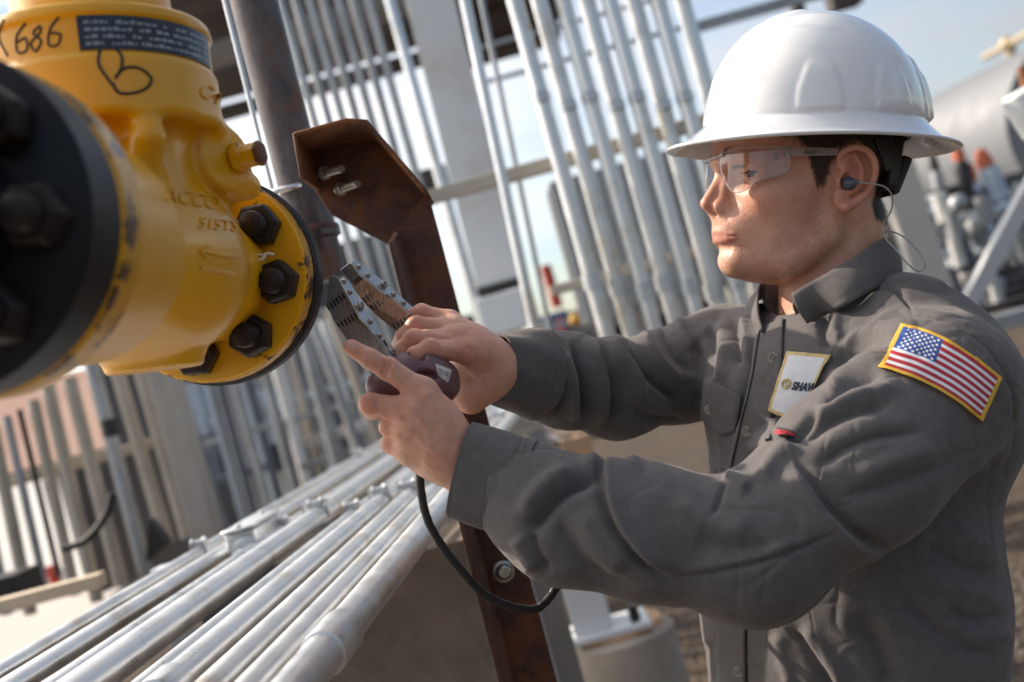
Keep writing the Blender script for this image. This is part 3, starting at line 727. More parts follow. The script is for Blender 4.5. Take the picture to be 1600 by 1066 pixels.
# ================================================================ rusty pipe, conduit, u-bolt, bracket
def rustm(name, base, orange, dark, amt=.5, metal=.3, rough=.55, b1=.0006):
    m, t, b = nmat(name)
    n1 = noise(t, 16, 9, .7); n2 = noise(t, 55, 6, .7, stretch=(1, 1, .35)); n3 = noise(t, 4, 6, .6)
    c = ramp(t, n2, [(.3, dark), (.55, base), (.8, tuple(min(1, x * 1.5) for x in base))])
    c = mixc(t, rng(t, n1, .62 - amt * .25, .72 - amt * .2, 0, .9), c, orange)
    c = mixc(t, rng(t, n3, .5, .7, 0, .5), c, dark)
    t.links.new(c, b.inputs['Base Color']); b.inputs['Metallic'].default_value = metal
    t.links.new(rng(t, n1, .3, .7, rough - .12, rough + .25), b.inputs['Roughness'])
    bump(t, b, n2, b1)
    return m
rust_pipe_m = rustm('rusty_mill_scale', (.11, .092, .088), (.19, .095, .06), (.05, .043, .046), .35, .55, .36)
rust_br = rustm('rusted_bracket_steel', (.080, .036, .030), (.22, .080, .030), (.045, .021, .018), .62, .25, .5)
rust_rim = rustm('orange_rusted_flange', (.12, .04, .015), (.23, .085, .024), (.055, .02, .012), .75, .1, .6)
D = 1500
rp = empty('rusty_pipe', W(516, 470, D), 'rusty bare steel pipe rising behind the yellow valve', 'pipe')
a, b = seg(378, -70, 476, 310, D)
MB().cyl(a, b, 73 * D / FPX / 2000, 64).build('pipe_shaft', rust_pipe_m, rp)
a2, b2 = seg(474, 302, 512, 445, D); dd = (b2 - a2).normalized()
MB().lathe(a2, dd, [(0, .0305), (.05, .0305), (.053, .034), (.063, .034), (.066, .029), (.12, .027)], 48).build('weld_fitting', rust_pipe_m, rp)
MB().lathe(a2, dd, [(.046, .0305), (.049, .0335), (.053, .0342), (.056, .034)], 48).build('weld_bead', rust_br, rp)
tag(pole(336, -60, 426, 300, 1560, 8, 16).build('lit_conduit', galv_c), 'thin bright conduit along the left edge of the rusty pipe', 'conduit')
# clear plastic behind the bonnet catches light
ub = empty('u_bolt', W(475, 285, 1480), 'shiny zinc u-bolt clamped round the rusty pipe', 'u-bolt')
cpt = P(450, 297, D); axp = toc(b) - toc(a); axp /= np.linalg.norm(axp)
e1 = np.array([.965, .26, 0.]); e1 -= axp * (e1 @ axp); e1 /= np.linalg.norm(e1); e2 = np.cross(axp, e1)
if e2[2] > 0: e2 = -e2
tilt = axp * .12
pts = [w2(cpt + (-e1 * math.cos(t) * 34 + (e2 + tilt) * math.sin(t) * 34)) for t in np.linspace(-.9, math.pi + .1, 22)]
MB().tube(pts, .0046, 14).build('bow', simple('bright_zinc', (.75, .75, .72), .15, 1., .06, 40, 0), ub)
# bracket: web plate far, flanges towards the camera
br = empty('channel_bracket', W(825, 1120, 1300), 'rust brown steel channel post with a mitred arm bolted to the pipe', 'bracket')
dn, df = 1225., 1330.
web = [(456, 207), (540, 184), (573, 186), (668, 297), (607, 378), (492, 318), (468, 280)]
def scl(x, y): k = dn / df; return 800 + (x - 800) * k, 533 + (y - 533) * k
wp = [W(*scl(x, y), df) for x, y in web]
MB().prism(wp, Fv * .007).build('arm_web', rust_br, br, False, bevel=.001)
rimp = [(468, 280), (456, 207), (540, 184), (573, 186), (668, 297)]
m = MB()
th = 6.0
pn = [P(x, y, dn) for x, y in rimp]; pf = [P(*scl(x, y), df) for x, y in rimp]
cen_ = P(560, 285, dn)
def inner(p, ref): v = ref - p; v[2] = 0; return p + v / np.linalg.norm(v) * th
V = []; 
for k in range(5):
    a_, b_ = pn[k], P(*rimp[k], df) ; b_ = pf[k].copy(); b_[2] = df - .5
    V += [w2(a_), w2(b_), w2(inner(b_.copy(), P(560, 285, df))), w2(inner(a_.copy(), cen_))]
Fc = []
for k in range(4):
    o_ = k * 4; q_ = o_ + 4
    for u, v_ in ((0, 1), (1, 2), (2, 3), (3, 0)): Fc.append((o_ + u, o_ + v_, q_ + v_, q_ + u))
Fc += [(3, 2, 1, 0), (16, 17, 18, 19)]
m.add(V, Fc); m.build('arm_flange', rust_rim, br, True, bevel=.0022)
# post
pl0, pl1 = (607, 378), (792, 1110); pr0, pr1 = (668, 297), (884, 1110)
def lerp2(a_, b_, t): return (a_[0] + (b_[0] - a_[0]) * t, a_[1] + (b_[1] - a_[1]) * t)
dw = 1300
m = MB(); m.prism([W(618, 362, dw), W(668, 299, dw), W(690, 380, dw), W(882, 1110, dw), W(812, 1110, dw), W(624, 392, dw)], Fv * .008); m.build('post_web', rust_br, br, False, bevel=.001)
m = MB(); m.prism([W(606, 378, dw - 70), W(618, 360, dw + 0), W(812, 1110, dw + 0), W(790, 1110, dw - 70)], Rv * .006)
m.build('post_flange', rustm('post_flange_rust', (.10, .048, .034), (.20, .085, .05), (.05, .025, .02), .5, .2, .5), br, False, bevel=.001)
zinc = simple('zinc_plate', (.50, .51, .48), .3, .85, .1, 60, .0001)
for (x, y, dx, dy) in ((508, 271, 26, -7), (533, 296, 26, -9)):
    A, B_ = W(x, y, 1322), W(x + dx, y + dy, 1285)
    mm = MB(); ax = (B_ - A).normalized(); Lb = (B_ - A).length
    mm.lathe(A, ax, [(0, .006), (.001, .0066), (.005, .0066), (.0056, .006)], 6)
    prof = [(.007, .0042)]
    for k in range(14): h = .008 + k * (Lb - .009) / 14; prof += [(h, .0046), (h + .0007, .0039)]
    prof += [(Lb, .0042)]
    mm.lathe(A, ax, prof, 18); mm.build('bolt', zinc, br)
    MB().lathe(A - ax * .002, ax, [(0, .0082), (.0015, .0082)], 24).build('washer', zinc, br)
A = W(787, 893, 1296); MB().lathe(A, -Fv + Xv * .1, [(-.004, .0125), (.001, .0125), (.002, .0095), (.006, .009), (.009, .006), (.0095, .001)], 28).build('bolt', zinc, br)
rt_, A, B_ = RUST_STUB
MB().cyl(A, B_, .016, 14).build('stub', rust_rim, rt_)
# ================================================================ yellow valve
VO = np.array([-310.7, 62.5, 635.]); VA = np.array([32.2, -5.6, 430.]); VA /= np.linalg.norm(VA)
VB = np.array([-.13, .99, .01]); VB -= VA * (VB @ VA); VB /= np.linalg.norm(VB)
VC = np.cross(VA, VB)          # sideways
if VC[0] < 0: VC = -VC
def vp(t, b=0, c=0): return VO + VA * t + VB * b + VC * c
def make_yellow():
    m, t, b = nmat('yellow_enamel')
    n1 = noise(t, 9, 6, .6); n2 = noise(t, 38, 8, .72); n3 = noise(t, 120, 4, .6)
    col = ramp(t, n1, [(.3, (.70, .335, .002)), (.7, (.80, .40, .003))])
    g_ = N(t, 'ShaderNodeNewGeometry')
    edge = rng(t, g_.outputs['Pointiness'], .51, .56)
    mul = N(t, 'ShaderNodeMath'); mul.operation = 'ADD'; t.links.new(rng(t, n2, .50, .76, 0, .52), mul.inputs[0]); t.links.new(edge, mul.inputs[1])
    chip = rng(t, mul.outputs[0], .98, 1.08)
    chip2 = rng(t, n2, .79, .80); mx_ = N(t, 'ShaderNodeMath'); mx_.operation = 'MAXIMUM'; t.links.new(chip, mx_.inputs[0]); t.links.new(chip2, mx_.inputs[1])
    col = mixc(t, mx_.outputs[0], col, (.07, .03, .018))
    t.links.new(col, b.inputs['Base Color']); t.links.new(rng(t, n1, .3, .7, .26, .40), b.inputs['Roughness'])
    b.inputs['Specular IOR Level'].default_value = .5; b.inputs['Coat Weight'].default_value = .15; b.inputs['Coat Roughness'].default_value = .15
    bump(t, b, n3, .0005, .6)
    return m
yel = make_yellow()
yel_plain = simple('yellow_cast_letters', (.74, .365, .003), .35, 0, .06, 20, 0)
nutm = rustm('dark_oiled_nut', (.028, .022, .020), (.055, .028, .018), (.012, .010, .010), .35, .5, .42, .0005)
val = empty('yellow_valve', Vector(w2(vp(250, -90))), 'large yellow painted flanged valve with dark hex nuts', 'valve')
BC = vp(225)
def f_body(p):
    d = ell(p, vp(258), (80, 78, 92))
    d = smin(d, cyl(p, VO, VA, 20, 405, 66, 60, 4), 30)
    d = smin(d, cyl(p, VO, VA, 20, 150, 84, 76, 10), 26)
    d = smin(d, cyl(p, BC, VB, 0, 100, 58, 62, 4), 18)
    d = smin(d, cyl(p, BC, VB, 92, 136, 86, 86, 6), 14)
    d = smin(d, cyl(p, BC, VB, 134, 164, 83, 83, 3), 3)
    d = smin(d, cyl(p, BC, VB, 162, 172, 86, 84, 3), 3)
    d = smin(d, cyl(p, BC, VB, 165, 230, 60, 56, 5), 8)
    # side boss with flat face, lower lug and rib
    bx_ = P(395, 240, 880) - P(330, 258, 905)
    d = smin(d, cyl(p, P(300, 262, 905), bx_, 0, 40, 27, 26, 3), 10)
    d = smin(d, caps(p, P(250, 262, 890), P(315, 262, 905), 30, 24), 16)
    d = smin(d, caps(p, P(352, 290, 900), P(386, 292, 915), 13, 11), 12)
    d = smin(d, caps(p, P(222, 300, 815), P(232, 215, 800), 10, 12), 16)
    # drain pad under the body
    d = smin(d, cyl(p, vp(262, -70), -VB, 0, 13, 40, 37, 3), 8)
    return d
Vb, Qb = nets(f_body, vp(225) - 200, vp(225) + np.array([200, 300, 220]), 2.2)
cs = (Vb @ np.ones(3) * 0)
vb = mobj('body', w2(Vb), Qb, yel, val)
bvh_v = BVHTree.FromPolygons([Vector(v) for v in w2(Vb)], Qb.tolist())
def flange(name, t0, t1, R, mat, parent, bore=0, ch=2.5):
    A = Vector(w2(vp(t0))); ax = Vector(w2(vp(t1))) - A; L_ = ax.length; R /= 1000; ch /= 1000
    prof = [(0, bore / 1000 if bore else .001), (0, R - ch), (ch, R), (L_ - ch, R), (L_, R - ch), (L_, .001)]
    return MB().lathe(A, ax, prof, 120).build(name, mat, parent)
flange('near_flange', 2, 30, 97, yel, val)
flange('far_flange', 403, 428, 95.8, yel, val)
def nut(parent, t, ang, R, out, sz=20.5, h=20, stud=True, mat=nutm):
    """hex nut with a rounded stud end; out = -1 towards the camera"""
    c = Vector(w2(vp(t, math.sin(ang) * R, math.cos(ang) * R))); ax = (Vector(w2(VA * out * 1000)) - Vector(Lc)).normalized()
    s_ = sz / 1000; h_ = h / 1000; x0 = ax.orthogonal().normalized(); x0.rotate(Matrix.Rotation(rnd.uniform(0, 1), 3, ax))
    m = MB().lathe(c, ax, [(0, s_ * .9), (.001, s_), (h_ - .0035, s_), (h_, s_ * .86)], 6, x0=x0)
    m.build('nut', mat, parent, True, bevel=.0012)
    if stud:
        m = MB(); r = s_ * .56
        pf = [(h_ - .002, r * .98)]
        for k in range(5): pf += [(h_ + .001 + k * .002, r), (h_ + .002 + k * .002, r * .94)]
        pf += [(h_ + .0115, r * .9), (h_ + .0135, r * .6), (h_ + .014, .0005)]
        m.lathe(c, ax, pf, 24).build('stud', mat, parent)
for k in range(8): nut(val, 403, R_(-11 + 45 * k), 70, -1)
# hex plug in the boss
A, B_ = W(368, 248, 890), W(404, 240, 885); ax = (B_ - A).normalized()
MB().lathe(A, ax, [(0, .0125), (.006, .0125), (.007, .0095), ((B_ - A).length, .0095)], 6).build('plug', yel, val, bevel=.0006)
MB().lathe(B_ - ax * .0008, ax, [(0, .0101), (.0035, .0101), (.0042, .009)], 6).build('plug_tip', rust_rim, val)
# nameplate wrapped round the bonnet
npm, t_, b_ = nmat('nameplate_black'); b_.inputs['Base Color'].default_value = (.03, .035, .05, 1); b_.inputs['Roughness'].default_value = .3; b_.inputs['Metallic'].default_value = .4
def bonnet_pt(ang, h, R): return BC + VB * h + (VC * math.sin(ang) - VA * math.cos(ang)) * R
silver = simple('etched_silver', (.26, .27, .29), .35, .7, .1, 40, 0)
def plate(a0, a1, h0, h1, R, th):
    n = 28; V = []; Fc = []
    for k in range(n + 1):
        a = a0 + (a1 - a0) * k / n
        V += [w2(bonnet_pt(a, h0, R)), w2(bonnet_pt(a, h1, R)), w2(bonnet_pt(a, h1, R + th)), w2(bonnet_pt(a, h0, R + th))]
    for k in range(n):
        for u, v in ((0, 1), (1, 2), (2, 3), (3, 0)): Fc.append((k * 4 + u, k * 4 + v, k * 4 + 4 + v, k * 4 + 4 + u))
    Fc += [(3, 2, 1, 0), (n * 4, n * 4 + 1, n * 4 + 2, n * 4 + 3)]
    return MB().add(V, Fc)
plate(R_(15), R_(94), 137, 161, 83, 1.2).build('nameplate', npm, val)
m = MB()
rr = random.Random(5)
for row in range(4):
    a = R_(18)
    while a < R_(90):
        wl = R_(rr.uniform(.8, 3.4))
        if rr.random() < .8:
            h0 = 140 + row * 5.0; q = plate(a, a + wl, h0, h0 + rr.uniform(1.4, 2.6), 84.3, .15); m.add(q.v, q.f)
        a += wl + R_(.7)
m.build('nameplate_print', silver, val)
# marker writing and raised casting text, projected on the casting
def onbody(px, py, bvh=bvh_v, lift=.0006):
    d = (W(px, py, 1000) - CAM).normalized(); h = bvh.ray_cast(CAM, d)
    return (h[0] + h[1] * lift if h[1].dot(d) < 0 else h[0] - h[1] * lift) if h[0] is not None else W(px, py, 850)
ink = simple('black_marker', (.03, .02, .01), .5, 0, .1)
def stroke(name, pts, r, mat=ink, lift=.0004):
    P_ = [onbody(x, y, lift=lift) for x, y in catmull(pts, 7)]
    return P_
def strokes(name, lst, r, mat=ink, lift=.0002):
    m = MB()
    for s_ in lst: m.tube(stroke(name, s_, r, lift=lift), r, 8)
    return m.build(name, mat, val)
strokes('marker_letter', [[(158, 72), (153, 95), (160, 112), (172, 128), (186, 146)], [(158, 74), (172, 72), (188, 84), (190, 104), (180, 122), (192, 108), (215, 106), (236, 122), (228, 138), (205, 146), (184, 144), (176, 130)]], .0011)
strokes('marker_number', [[(6, 30), (-2, 58), (12, 88)], [(40, 36), (26, 58), (28, 82), (42, 78), (40, 60), (28, 66)], [(62, 40), (52, 52), (64, 64), (56, 80), (48, 68), (62, 52), (64, 42)], [(92, 26), (78, 46), (76, 70), (90, 70), (94, 54), (80, 52)]], .0009)
def flip_if(V, Fc): return Fc
def raised(name, s, cx, cy, size, ang, bold=1.0):
    V, Fc = flat_text(s, size); bm = bmesh.new()
    vs = [bm.verts.new(v) for v in V]
    for f in Fc:
        try: bm.faces.new([vs[i] for i in f])
        except ValueError: pass
    r = bmesh.ops.extrude_face_region(bm, geom=bm.faces[:]); tops = {v for v in r['geom'] if isinstance(v, bmesh.types.BMVert)}
    ca, sa = math.cos(ang), math.sin(ang)
    for v in bm.verts:
        x, y = v.co.x, v.co.y
        p = onbody(cx + x * ca + y * sa, cy + x * sa - y * ca, lift=.0014 if v in tops else -.001); v.co = p
    me = bpy.data.meshes.new(name); bm.normal_update(); bmesh.ops.recalc_face_normals(bm, faces=bm.faces[:]); bm.to_mesh(me); bm.free(); me.materials.append(yel_plain)
    o = bpy.data.objects.new(name, me); COL.objects.link(o); o.parent = val; o.matrix_parent_inverse = parent_matrix(val).inverted(); return o
raised('casting_letters', 'ACCO', 300, 312, 30, R_(10))
raised('casting_letters', 'C4', 328, 148, 30, R_(28))
raised('casting_letters', '515TS', 340, 352, 24, R_(6))
m = MB()
for s_ in ([(312, 392), (340, 398), (368, 402)], [(312, 392), (322, 384)], [(312, 392), (320, 402)], [(312, 418), (340, 424), (366, 428)]): m.tube([onbody(x, y, lift=.0002) for x, y in catmull(s_, 5)], .0016, 8)
m.build('casting_arrow', yel_plain, val)

# black companion flange (near) and far one
bf = empty('black_flange', Vector(w2(vp(-20, -90))), 'big out of focus black flange bolted in front of the valve', 'flange')
A = Vector(w2(vp(-40))); ax = Vector(w2(vp(0))) - A
MB().lathe(A, ax, [(-.02, .046), (-.02, .05), (0, .056), (0, .089), (.004, .0945), (.0045, .0958), (.0385, .0958), (.04, .094), (.04, .01)], 120).build('disc', simple('black_flange_paint', (.008, .008, .009), .42, .1, .35, 9, .0005, .28), bf)
for k in range(8): nut(bf, -40, R_(-7 + 45 * k), 71, -1, 18, 20)
A2 = Vector(w2(vp(-60))); MB().cyl(A2, Vector(w2(vp(-430))), .0445, 64).build('pipe_neck', black_steel, bf)
ff = empty('dark_flange', Vector(w2(vp(445, -90))), 'black mating flange behind the far yellow flange', 'flange')
flange('disc', 431, 452, 99, rustm('worn_black_flange', (.03, .028, .03), (.10, .045, .025), (.014, .014, .016), .1, .3, .45), ff, ch=3)
flange('gasket', 428.5, 430.5, 92, dark_rubber, ff)
for k in range(8): nut(ff, 452, R_(-5 + 45 * k), 72, 1)
MB().cyl(Vector(w2(vp(452))), Vector(w2(vp(640))), .044, 48).build('pipe_neck', rust_pipe_m, ff)
# snapped zip tie hanging at the flange
m = MB(); clearp = simple('milky_plastic', (.7, .68, .62), .25, 0, .05, 30, 0)
m.tube([W(x, y, 1010) for x, y in catmull([(388, 408), (400, 398), (410, 399), (418, 396), (428, 398)], 5)], .0012, 8); m.tube([W(x, y, 1008) for x, y in catmull([(388, 410), (398, 407), (410, 405), (414, 398)], 5)], .0016, 8)
tag(m.build('zip_tie', clearp), 'snapped milky zip tie between two flange nuts', 'zip tie')
# ================================================================ worker: head frame
YAW = R_(12)
HC = P(1268, 300, 1190)
HX = np.array([math.cos(YAW), 0, math.sin(YAW)]); HY = np.array([0., 1, 0]); HZ = np.array([-math.sin(YAW), 0, math.cos(YAW)])
HM = np.stack([HX, HY, HZ])
def HL(px, py, z=0.):
    """head-local point (x back, y up, z away from the camera) seen at that pixel with lateral offset z"""
    q = np.array([(px - 800) / FPX, (533 - py) / FPX, 1.])
    s = (HC @ HZ + z) / (q @ HZ); return (q * s - HC) @ HM.T
def H2C(l): return HC + np.asarray(l) @ HM
EYE = HL(1186, 269, -31); EYE2 = EYE * np.array([1, 1, -1])
def sym(p): q = p.copy(); q[:, 2] = -np.abs(q[:, 2]); return q
def both(f, q): return f(q)
slit_pts = None
def f_head(p):
    q = (p - HC.astype(np.float32)) @ HM.T.astype(np.float32)
    s = q.copy(); s[:, 2] = -np.abs(s[:, 2])             # mirrored half, near side
    E = lambda px, py, z=0: HL(px, py, z)
    d = ell(q, E(1270, 205), (95, 92, 76))
    d = smin(d, ell(q, E(1186, 228), (44, 42, 60)), 22)
    d = smin(d, ell(q, E(1212, 318), (57, 76, 56)), 24)
    d = smin(d, ell(q, E(1222, 380), (58, 41, 41)), 22)
    jaw = chain(s, [E(1160, 407, -10), E(1228, 413, -33), E(1294, 368, -45), E(1316, 300, -57)], [14.5, 13, 13, 13])
    d = smin(d, jaw, 18)
    d = smin(d, caps(q, E(1305, 350), E(1318, 540) + np.array([0, 0, 10]), 51, 66), 12)
    d = smin(d, ell(s, E(1216, 304, -45), (24, 15, 12)), 22)          # cheekbone
    # brow ridge
    d = smin(d, chain(s, [E(1126, 252, -4), E(1150, 247, -24), E(1190, 250, -45)], [6.0, 5.6, 5.2]), 14)
    # eye socket
    d = smax(d, -ell(s, E(1158, 273, -33), (15, 10.5, 17)), 12)
    # nose
    d = smin(d, chain(q, [E(1135, 258), E(1120, 290), E(1105.5, 318)], [5.4, 5.6, 7.3]), 9)
    d = smin(d, chain(s, [E(1136, 285, -7), E(1128, 318, -8)], [4, 6]), 8)
    d = smin(d, ell(s, E(1130, 324, -10.8), (9.6, 7.2, 5.6)), 7)
    d = smin(d, caps(q, E(1110, 327), E(1126, 340), 4.6, 4.6), 4)
    d = smax(d, -ell(s, E(1121, 336, -7.8), (5.2, 3.4, 3)), 2.5)
    # mouth
    d = smin(d, ell(q, E(1157, 357), (28, 20, 30)), 15)
    d = smin(d, chain(s, [E(1120, 362.5), E(1129, 363.5, -9), E(1138, 366, -16), E(1146, 368, -21)], [2.7, 2.5, 1.8, .8]), 6)
    d = smin(d, chain(s, [E(1125.5, 375), E(1132, 375, -9), E(1139, 373.5, -16), E(1146, 370, -21)], [3.2, 3.0, 2.0, .8]), 7)
    d = smax(d, -chain(s, [E(1110, 368.3), E(1120, 368.5, -10), E(1133, 368.5, -19), E(1150, 369.5, -25)], [1.7, 1.6, 1.4, .9]), 1.4)
    d = smax(d, -caps(s, E(1117, 391), E(1135, 390, -14), 3.2, 2.2), 8)
    d = smin(d, ell(q, E(1152, 409), (17, 14.5, 18)), 10)
    # lids
    l_ = sph(s, EYE, 13.3)
    d = smin(d, l_, 5)
    pts = []
    for a in np.linspace(-38, 56, 7):
        a = R_(a); pts.append(EYE + np.array([-math.cos(a) * 14, -2.4 - 1.2 * math.cos(a), -math.sin(a) * 14]))
    d = smax(d, -chain(s, pts, [1.0, 2.1, 2.9, 3.1, 2.9, 2.1, 1.0]), .8)
    d = smax(d, -(sph(s, EYE, 11.9)), .3)
    # ear
    e = f_ear(s)
    return smin(d, e, 4)
EA = lambda px, py, z: HL(px, py, z)
def f_ear(s):
    b = sph(s, EA(1336, 278, -78), 52)
    m = b < 12
    out = np.where(b < 12, 0, b).astype(np.float32)
    if m.any():
        t = s[m]
        ax = np.array([[.97, -.12, .20], [.10, .99, .03], [-.2, 0, .98]])
        e = ell(t, EA(1340, 264, -76), (20.5, 23, 6.5), ax)
        e = smin(e, ell(t, EA(1318, 312, -71), (10, 12, 5.5), ax), 9)
        e = smin(e, caps(t, EA(1312, 262, -66), EA(1312, 305, -66), 8, 8), 8)
        # scaphoid hollow and concha
        e = smax(e, -ell(t, EA(1341, 262, -86), (14.5, 17.5, 6.8), ax), 3)
        helix = [(1312, 264, -75), (1312, 246, -80), (1322, 235, -84), (1340, 230.5, -88), (1358, 238, -90), (1367, 256, -90), (1366, 278, -87), (1355, 300, -83), (1338, 315, -79), (1322, 324, -77)]
        hp = catmull([np.append(EA(*k), w_) for k, w_ in zip(helix, [2.4, 2.9, 3.2, 3.4, 3.5, 3.4, 3.2, 3.2, 4.6, 5.6])], 3)
        e = smin(e, chain(t, [h[:3] for h in hp], [h[3] for h in hp]), 2.4)
        anti = [(1338, 246, -80), (1346, 262, -82.5), (1346, 280, -82), (1338, 295, -80), (1328, 299, -78)]
        e = smin(e, chain(t, [EA(*k) for k in anti], [2.2, 2.8, 3.0, 3.2, 3.4]), 3)
        e = smin(e, ell(t, EA(1313, 284, -78), (4.2, 6.5, 3.8)), 3)       # tragus
        e = smax(e, -ell(t, EA(1326, 284, -83), (7.5, 9, 8.5)), 2.5)      # concha bowl
        out[m] = e
    return out
# ---------------- hands
def hand_near(p):
    f = lambda x, y, z: P(x, y, z)
    d = chain(p, [f(800, 765, 1030), f(732, 736, 1016), f(700, 712, 1014)], [27, 24, 22])
    mcp = [(662, 612, 1006), (642, 640, 996), (636, 672, 997), (640, 706, 1006)]
    for (x, y, z), r in zip(mcp, (12, 12, 11.5, 10.5)):
        d = smin(d, chain(p, [f(712, 715, 1013), f((x + 712) / 2, (y + 712) / 2 - 2, (z + 1008) / 2), f(x, y, z)], [17, 15.5, r]), 14)
    d = smin(d, ell(p, f(676, 682, 1022), (30, 36, 18)), 18)
    fin = [
        ([(660, 613, 1005), (607, 577, 999), (578, 561, 997), (549, 543, 999)], [11.2, 9.6, 8.8, 7.2]),
        ([(642, 640, 997), (579, 632, 997), (583, 640, 1020), (612, 640, 1040)], [11.3, 9.4, 8.8, 7.8]),
        ([(636, 672, 998), (609, 667, 1004), (612, 664, 1024), (634, 655, 1042)], [10.6, 8.8, 8.4, 7.6]),
        ([(640, 704, 1006), (611, 693, 1013), (616, 686, 1030), (636, 676, 1044)], [9.8, 8.4, 7.8, 7.0])]
    F_ = None
    for pts, rs in fin:
        e = chain(p, [f(*q) for q in pts], rs, 3); e = smin(e, sph(p, f(*pts[1]), rs[1] + .2), 3)
        F_ = e if F_ is None else smin(F_, e, 1.6)
    d = smin(d, F_, 9)
    for a, b in (((690, 690, 993), (648, 640, 985)), ((694, 702, 995), (644, 672, 986)), ((692, 680, 994), (668, 620, 992))): d = smin(d, caps(p, f(*a), f(*b), 2.6, 3.6), 9)
    # wrinkle creases over the knuckle and nail bed
    for a, b, r in (((603, 566, 991), (598, 584, 991), .3), ((609, 570, 991), (604, 588, 991), .3)):
        d = smax(d, -caps(p, f(*a), f(*b), r), 5)
    # thumb, hidden behind the tool
    d = smin(d, chain(p, [f(705, 690, 1030), f(672, 640, 1064), f(640, 606, 1078), f(622, 588, 1072)], [17, 12, 10, 8], 4), 12)
    return d
def hand_far(p):
    f = lambda x, y, z: P(x, y, z)
    d = chain(p, [f(850, 586, 1158), f(790, 578, 1126), f(765, 570, 1112)], [20, 21.5, 22.5])
    mcp = [(703, 503, 1112), (706, 515, 1096), (716, 530, 1084), (731, 550, 1078)]
    for (x, y, z), r in zip(mcp, (11, 11.5, 11.5, 11)):
        d = smin(d, chain(p, [f(772, 570, 1108), f((x + 765) / 2, (y + 566) / 2 - 4, (z + 1098) / 2), f(x, y, z)], [16, 15, r]), 14)
    d = smin(d, ell(p, f(744, 575, 1108), (26, 34, 17)), 14)
    fin = [
        ([(703, 503, 1112), (659, 490, 1108), (640, 497, 1112), (634, 512, 1122)], [10.6, 8.8, 8.2, 7.2]),
        ([(706, 515, 1097), (650, 509, 1090), (631, 526, 1092), (622, 541, 1102)], [11, 8.9, 8.2, 7.2]),
        ([(716, 530, 1085), (646, 530, 1074), (627, 548, 1078), (621, 562, 1090)], [11, 8.9, 8.2, 7.2]),
        ([(731, 550, 1078), (672, 545, 1064), (648, 555, 1060), (630, 566, 1066)], [10.6, 8.9, 8.0, 7.0])]
    F_ = None
    for pts, rs in fin:
        e = chain(p, [f(*q) for q in pts], rs, 3); e = smin(e, sph(p, f(*pts[1]), rs[1] + .5), 3)
        F_ = e if F_ is None else smin(F_, e, 1.4)
    d = smin(d, F_, 6)
    d = smin(d, chain(p, [f(768, 592, 1105), f(735, 622, 1112), f(705, 618, 1118), f(680, 600, 1116)], [19, 15, 11, 9], 4), 12)
    return d
SHN, ELN, WRN = P(1462, 610, 1035), P(1180, 860, 950), P(745, 742, 1018)
SHF, ELF, WRF = P(1135, 560, 1320), P(965, 608, 1245), P(790, 578, 1122)
HIP = P(1345, 1180, 1185)
def f_core(p):
    d = caps(p, P(1330, 560, 1200), P(1340, 1080, 1180), 75, 85)
    d = smin(d, caps(p, SHN, SHF, 38, 38), 30)
    d = smin(d, chain(p, [SHN, ELN, WRN], [36, 33, 25]), 15)
    d = smin(d, chain(p, [SHF, ELF + np.array([0, 0, 12]), WRF], [28, 20, 19]), 15)
    d = smin(d, caps(p, P(1310, 470, 1197), P(1318, 560, 1200), 58, 62), 20)
    return d
def boxd(p, lo, hi):
    q = np.maximum(np.maximum(lo - p, p - hi), 0); return np.sqrt((q ** 2).sum(1))
GR = [(f_head, HC + np.array([-125, -165, -100]), HC + np.array([110, 160, 110])),
      (hand_near, P(535, 790, 985) - 12, P(830, 520, 1095) + 12),
      (hand_far, P(600, 680, 1050) - 12, P(890, 460, 1180) + 12)]
GR = [(f, np.minimum(a, b).astype(np.float32), np.maximum(a, b).astype(np.float32)) for f, a, b in GR]
def f_bodyall(p):
    d = f_core(p)
    for f, lo, hi in GR:
        bd = boxd(p, lo, hi); m = bd < 14
        if m.any():
            v = f(p[m]); bb = bd[m]
            if f is f_head: dd = smin(d[m], v, 10)
            else: dd = smin(d[m], v, 8)
            d[m] = np.where(bb > 0, np.minimum(d[m], np.maximum(v, bb)), dd)
        m2 = ~m
        d[m2] = np.minimum(d[m2], np.maximum(bd[m2], 6) if True else bd[m2])
    return d
person = empty('person', Vector((w2(P(1340, 1080, 1180))[0], w2(P(1340, 1080, 1180))[1], 0)), 'worker in charcoal shirt, white hard hat and clear glasses holding a tool with both hands', 'person')

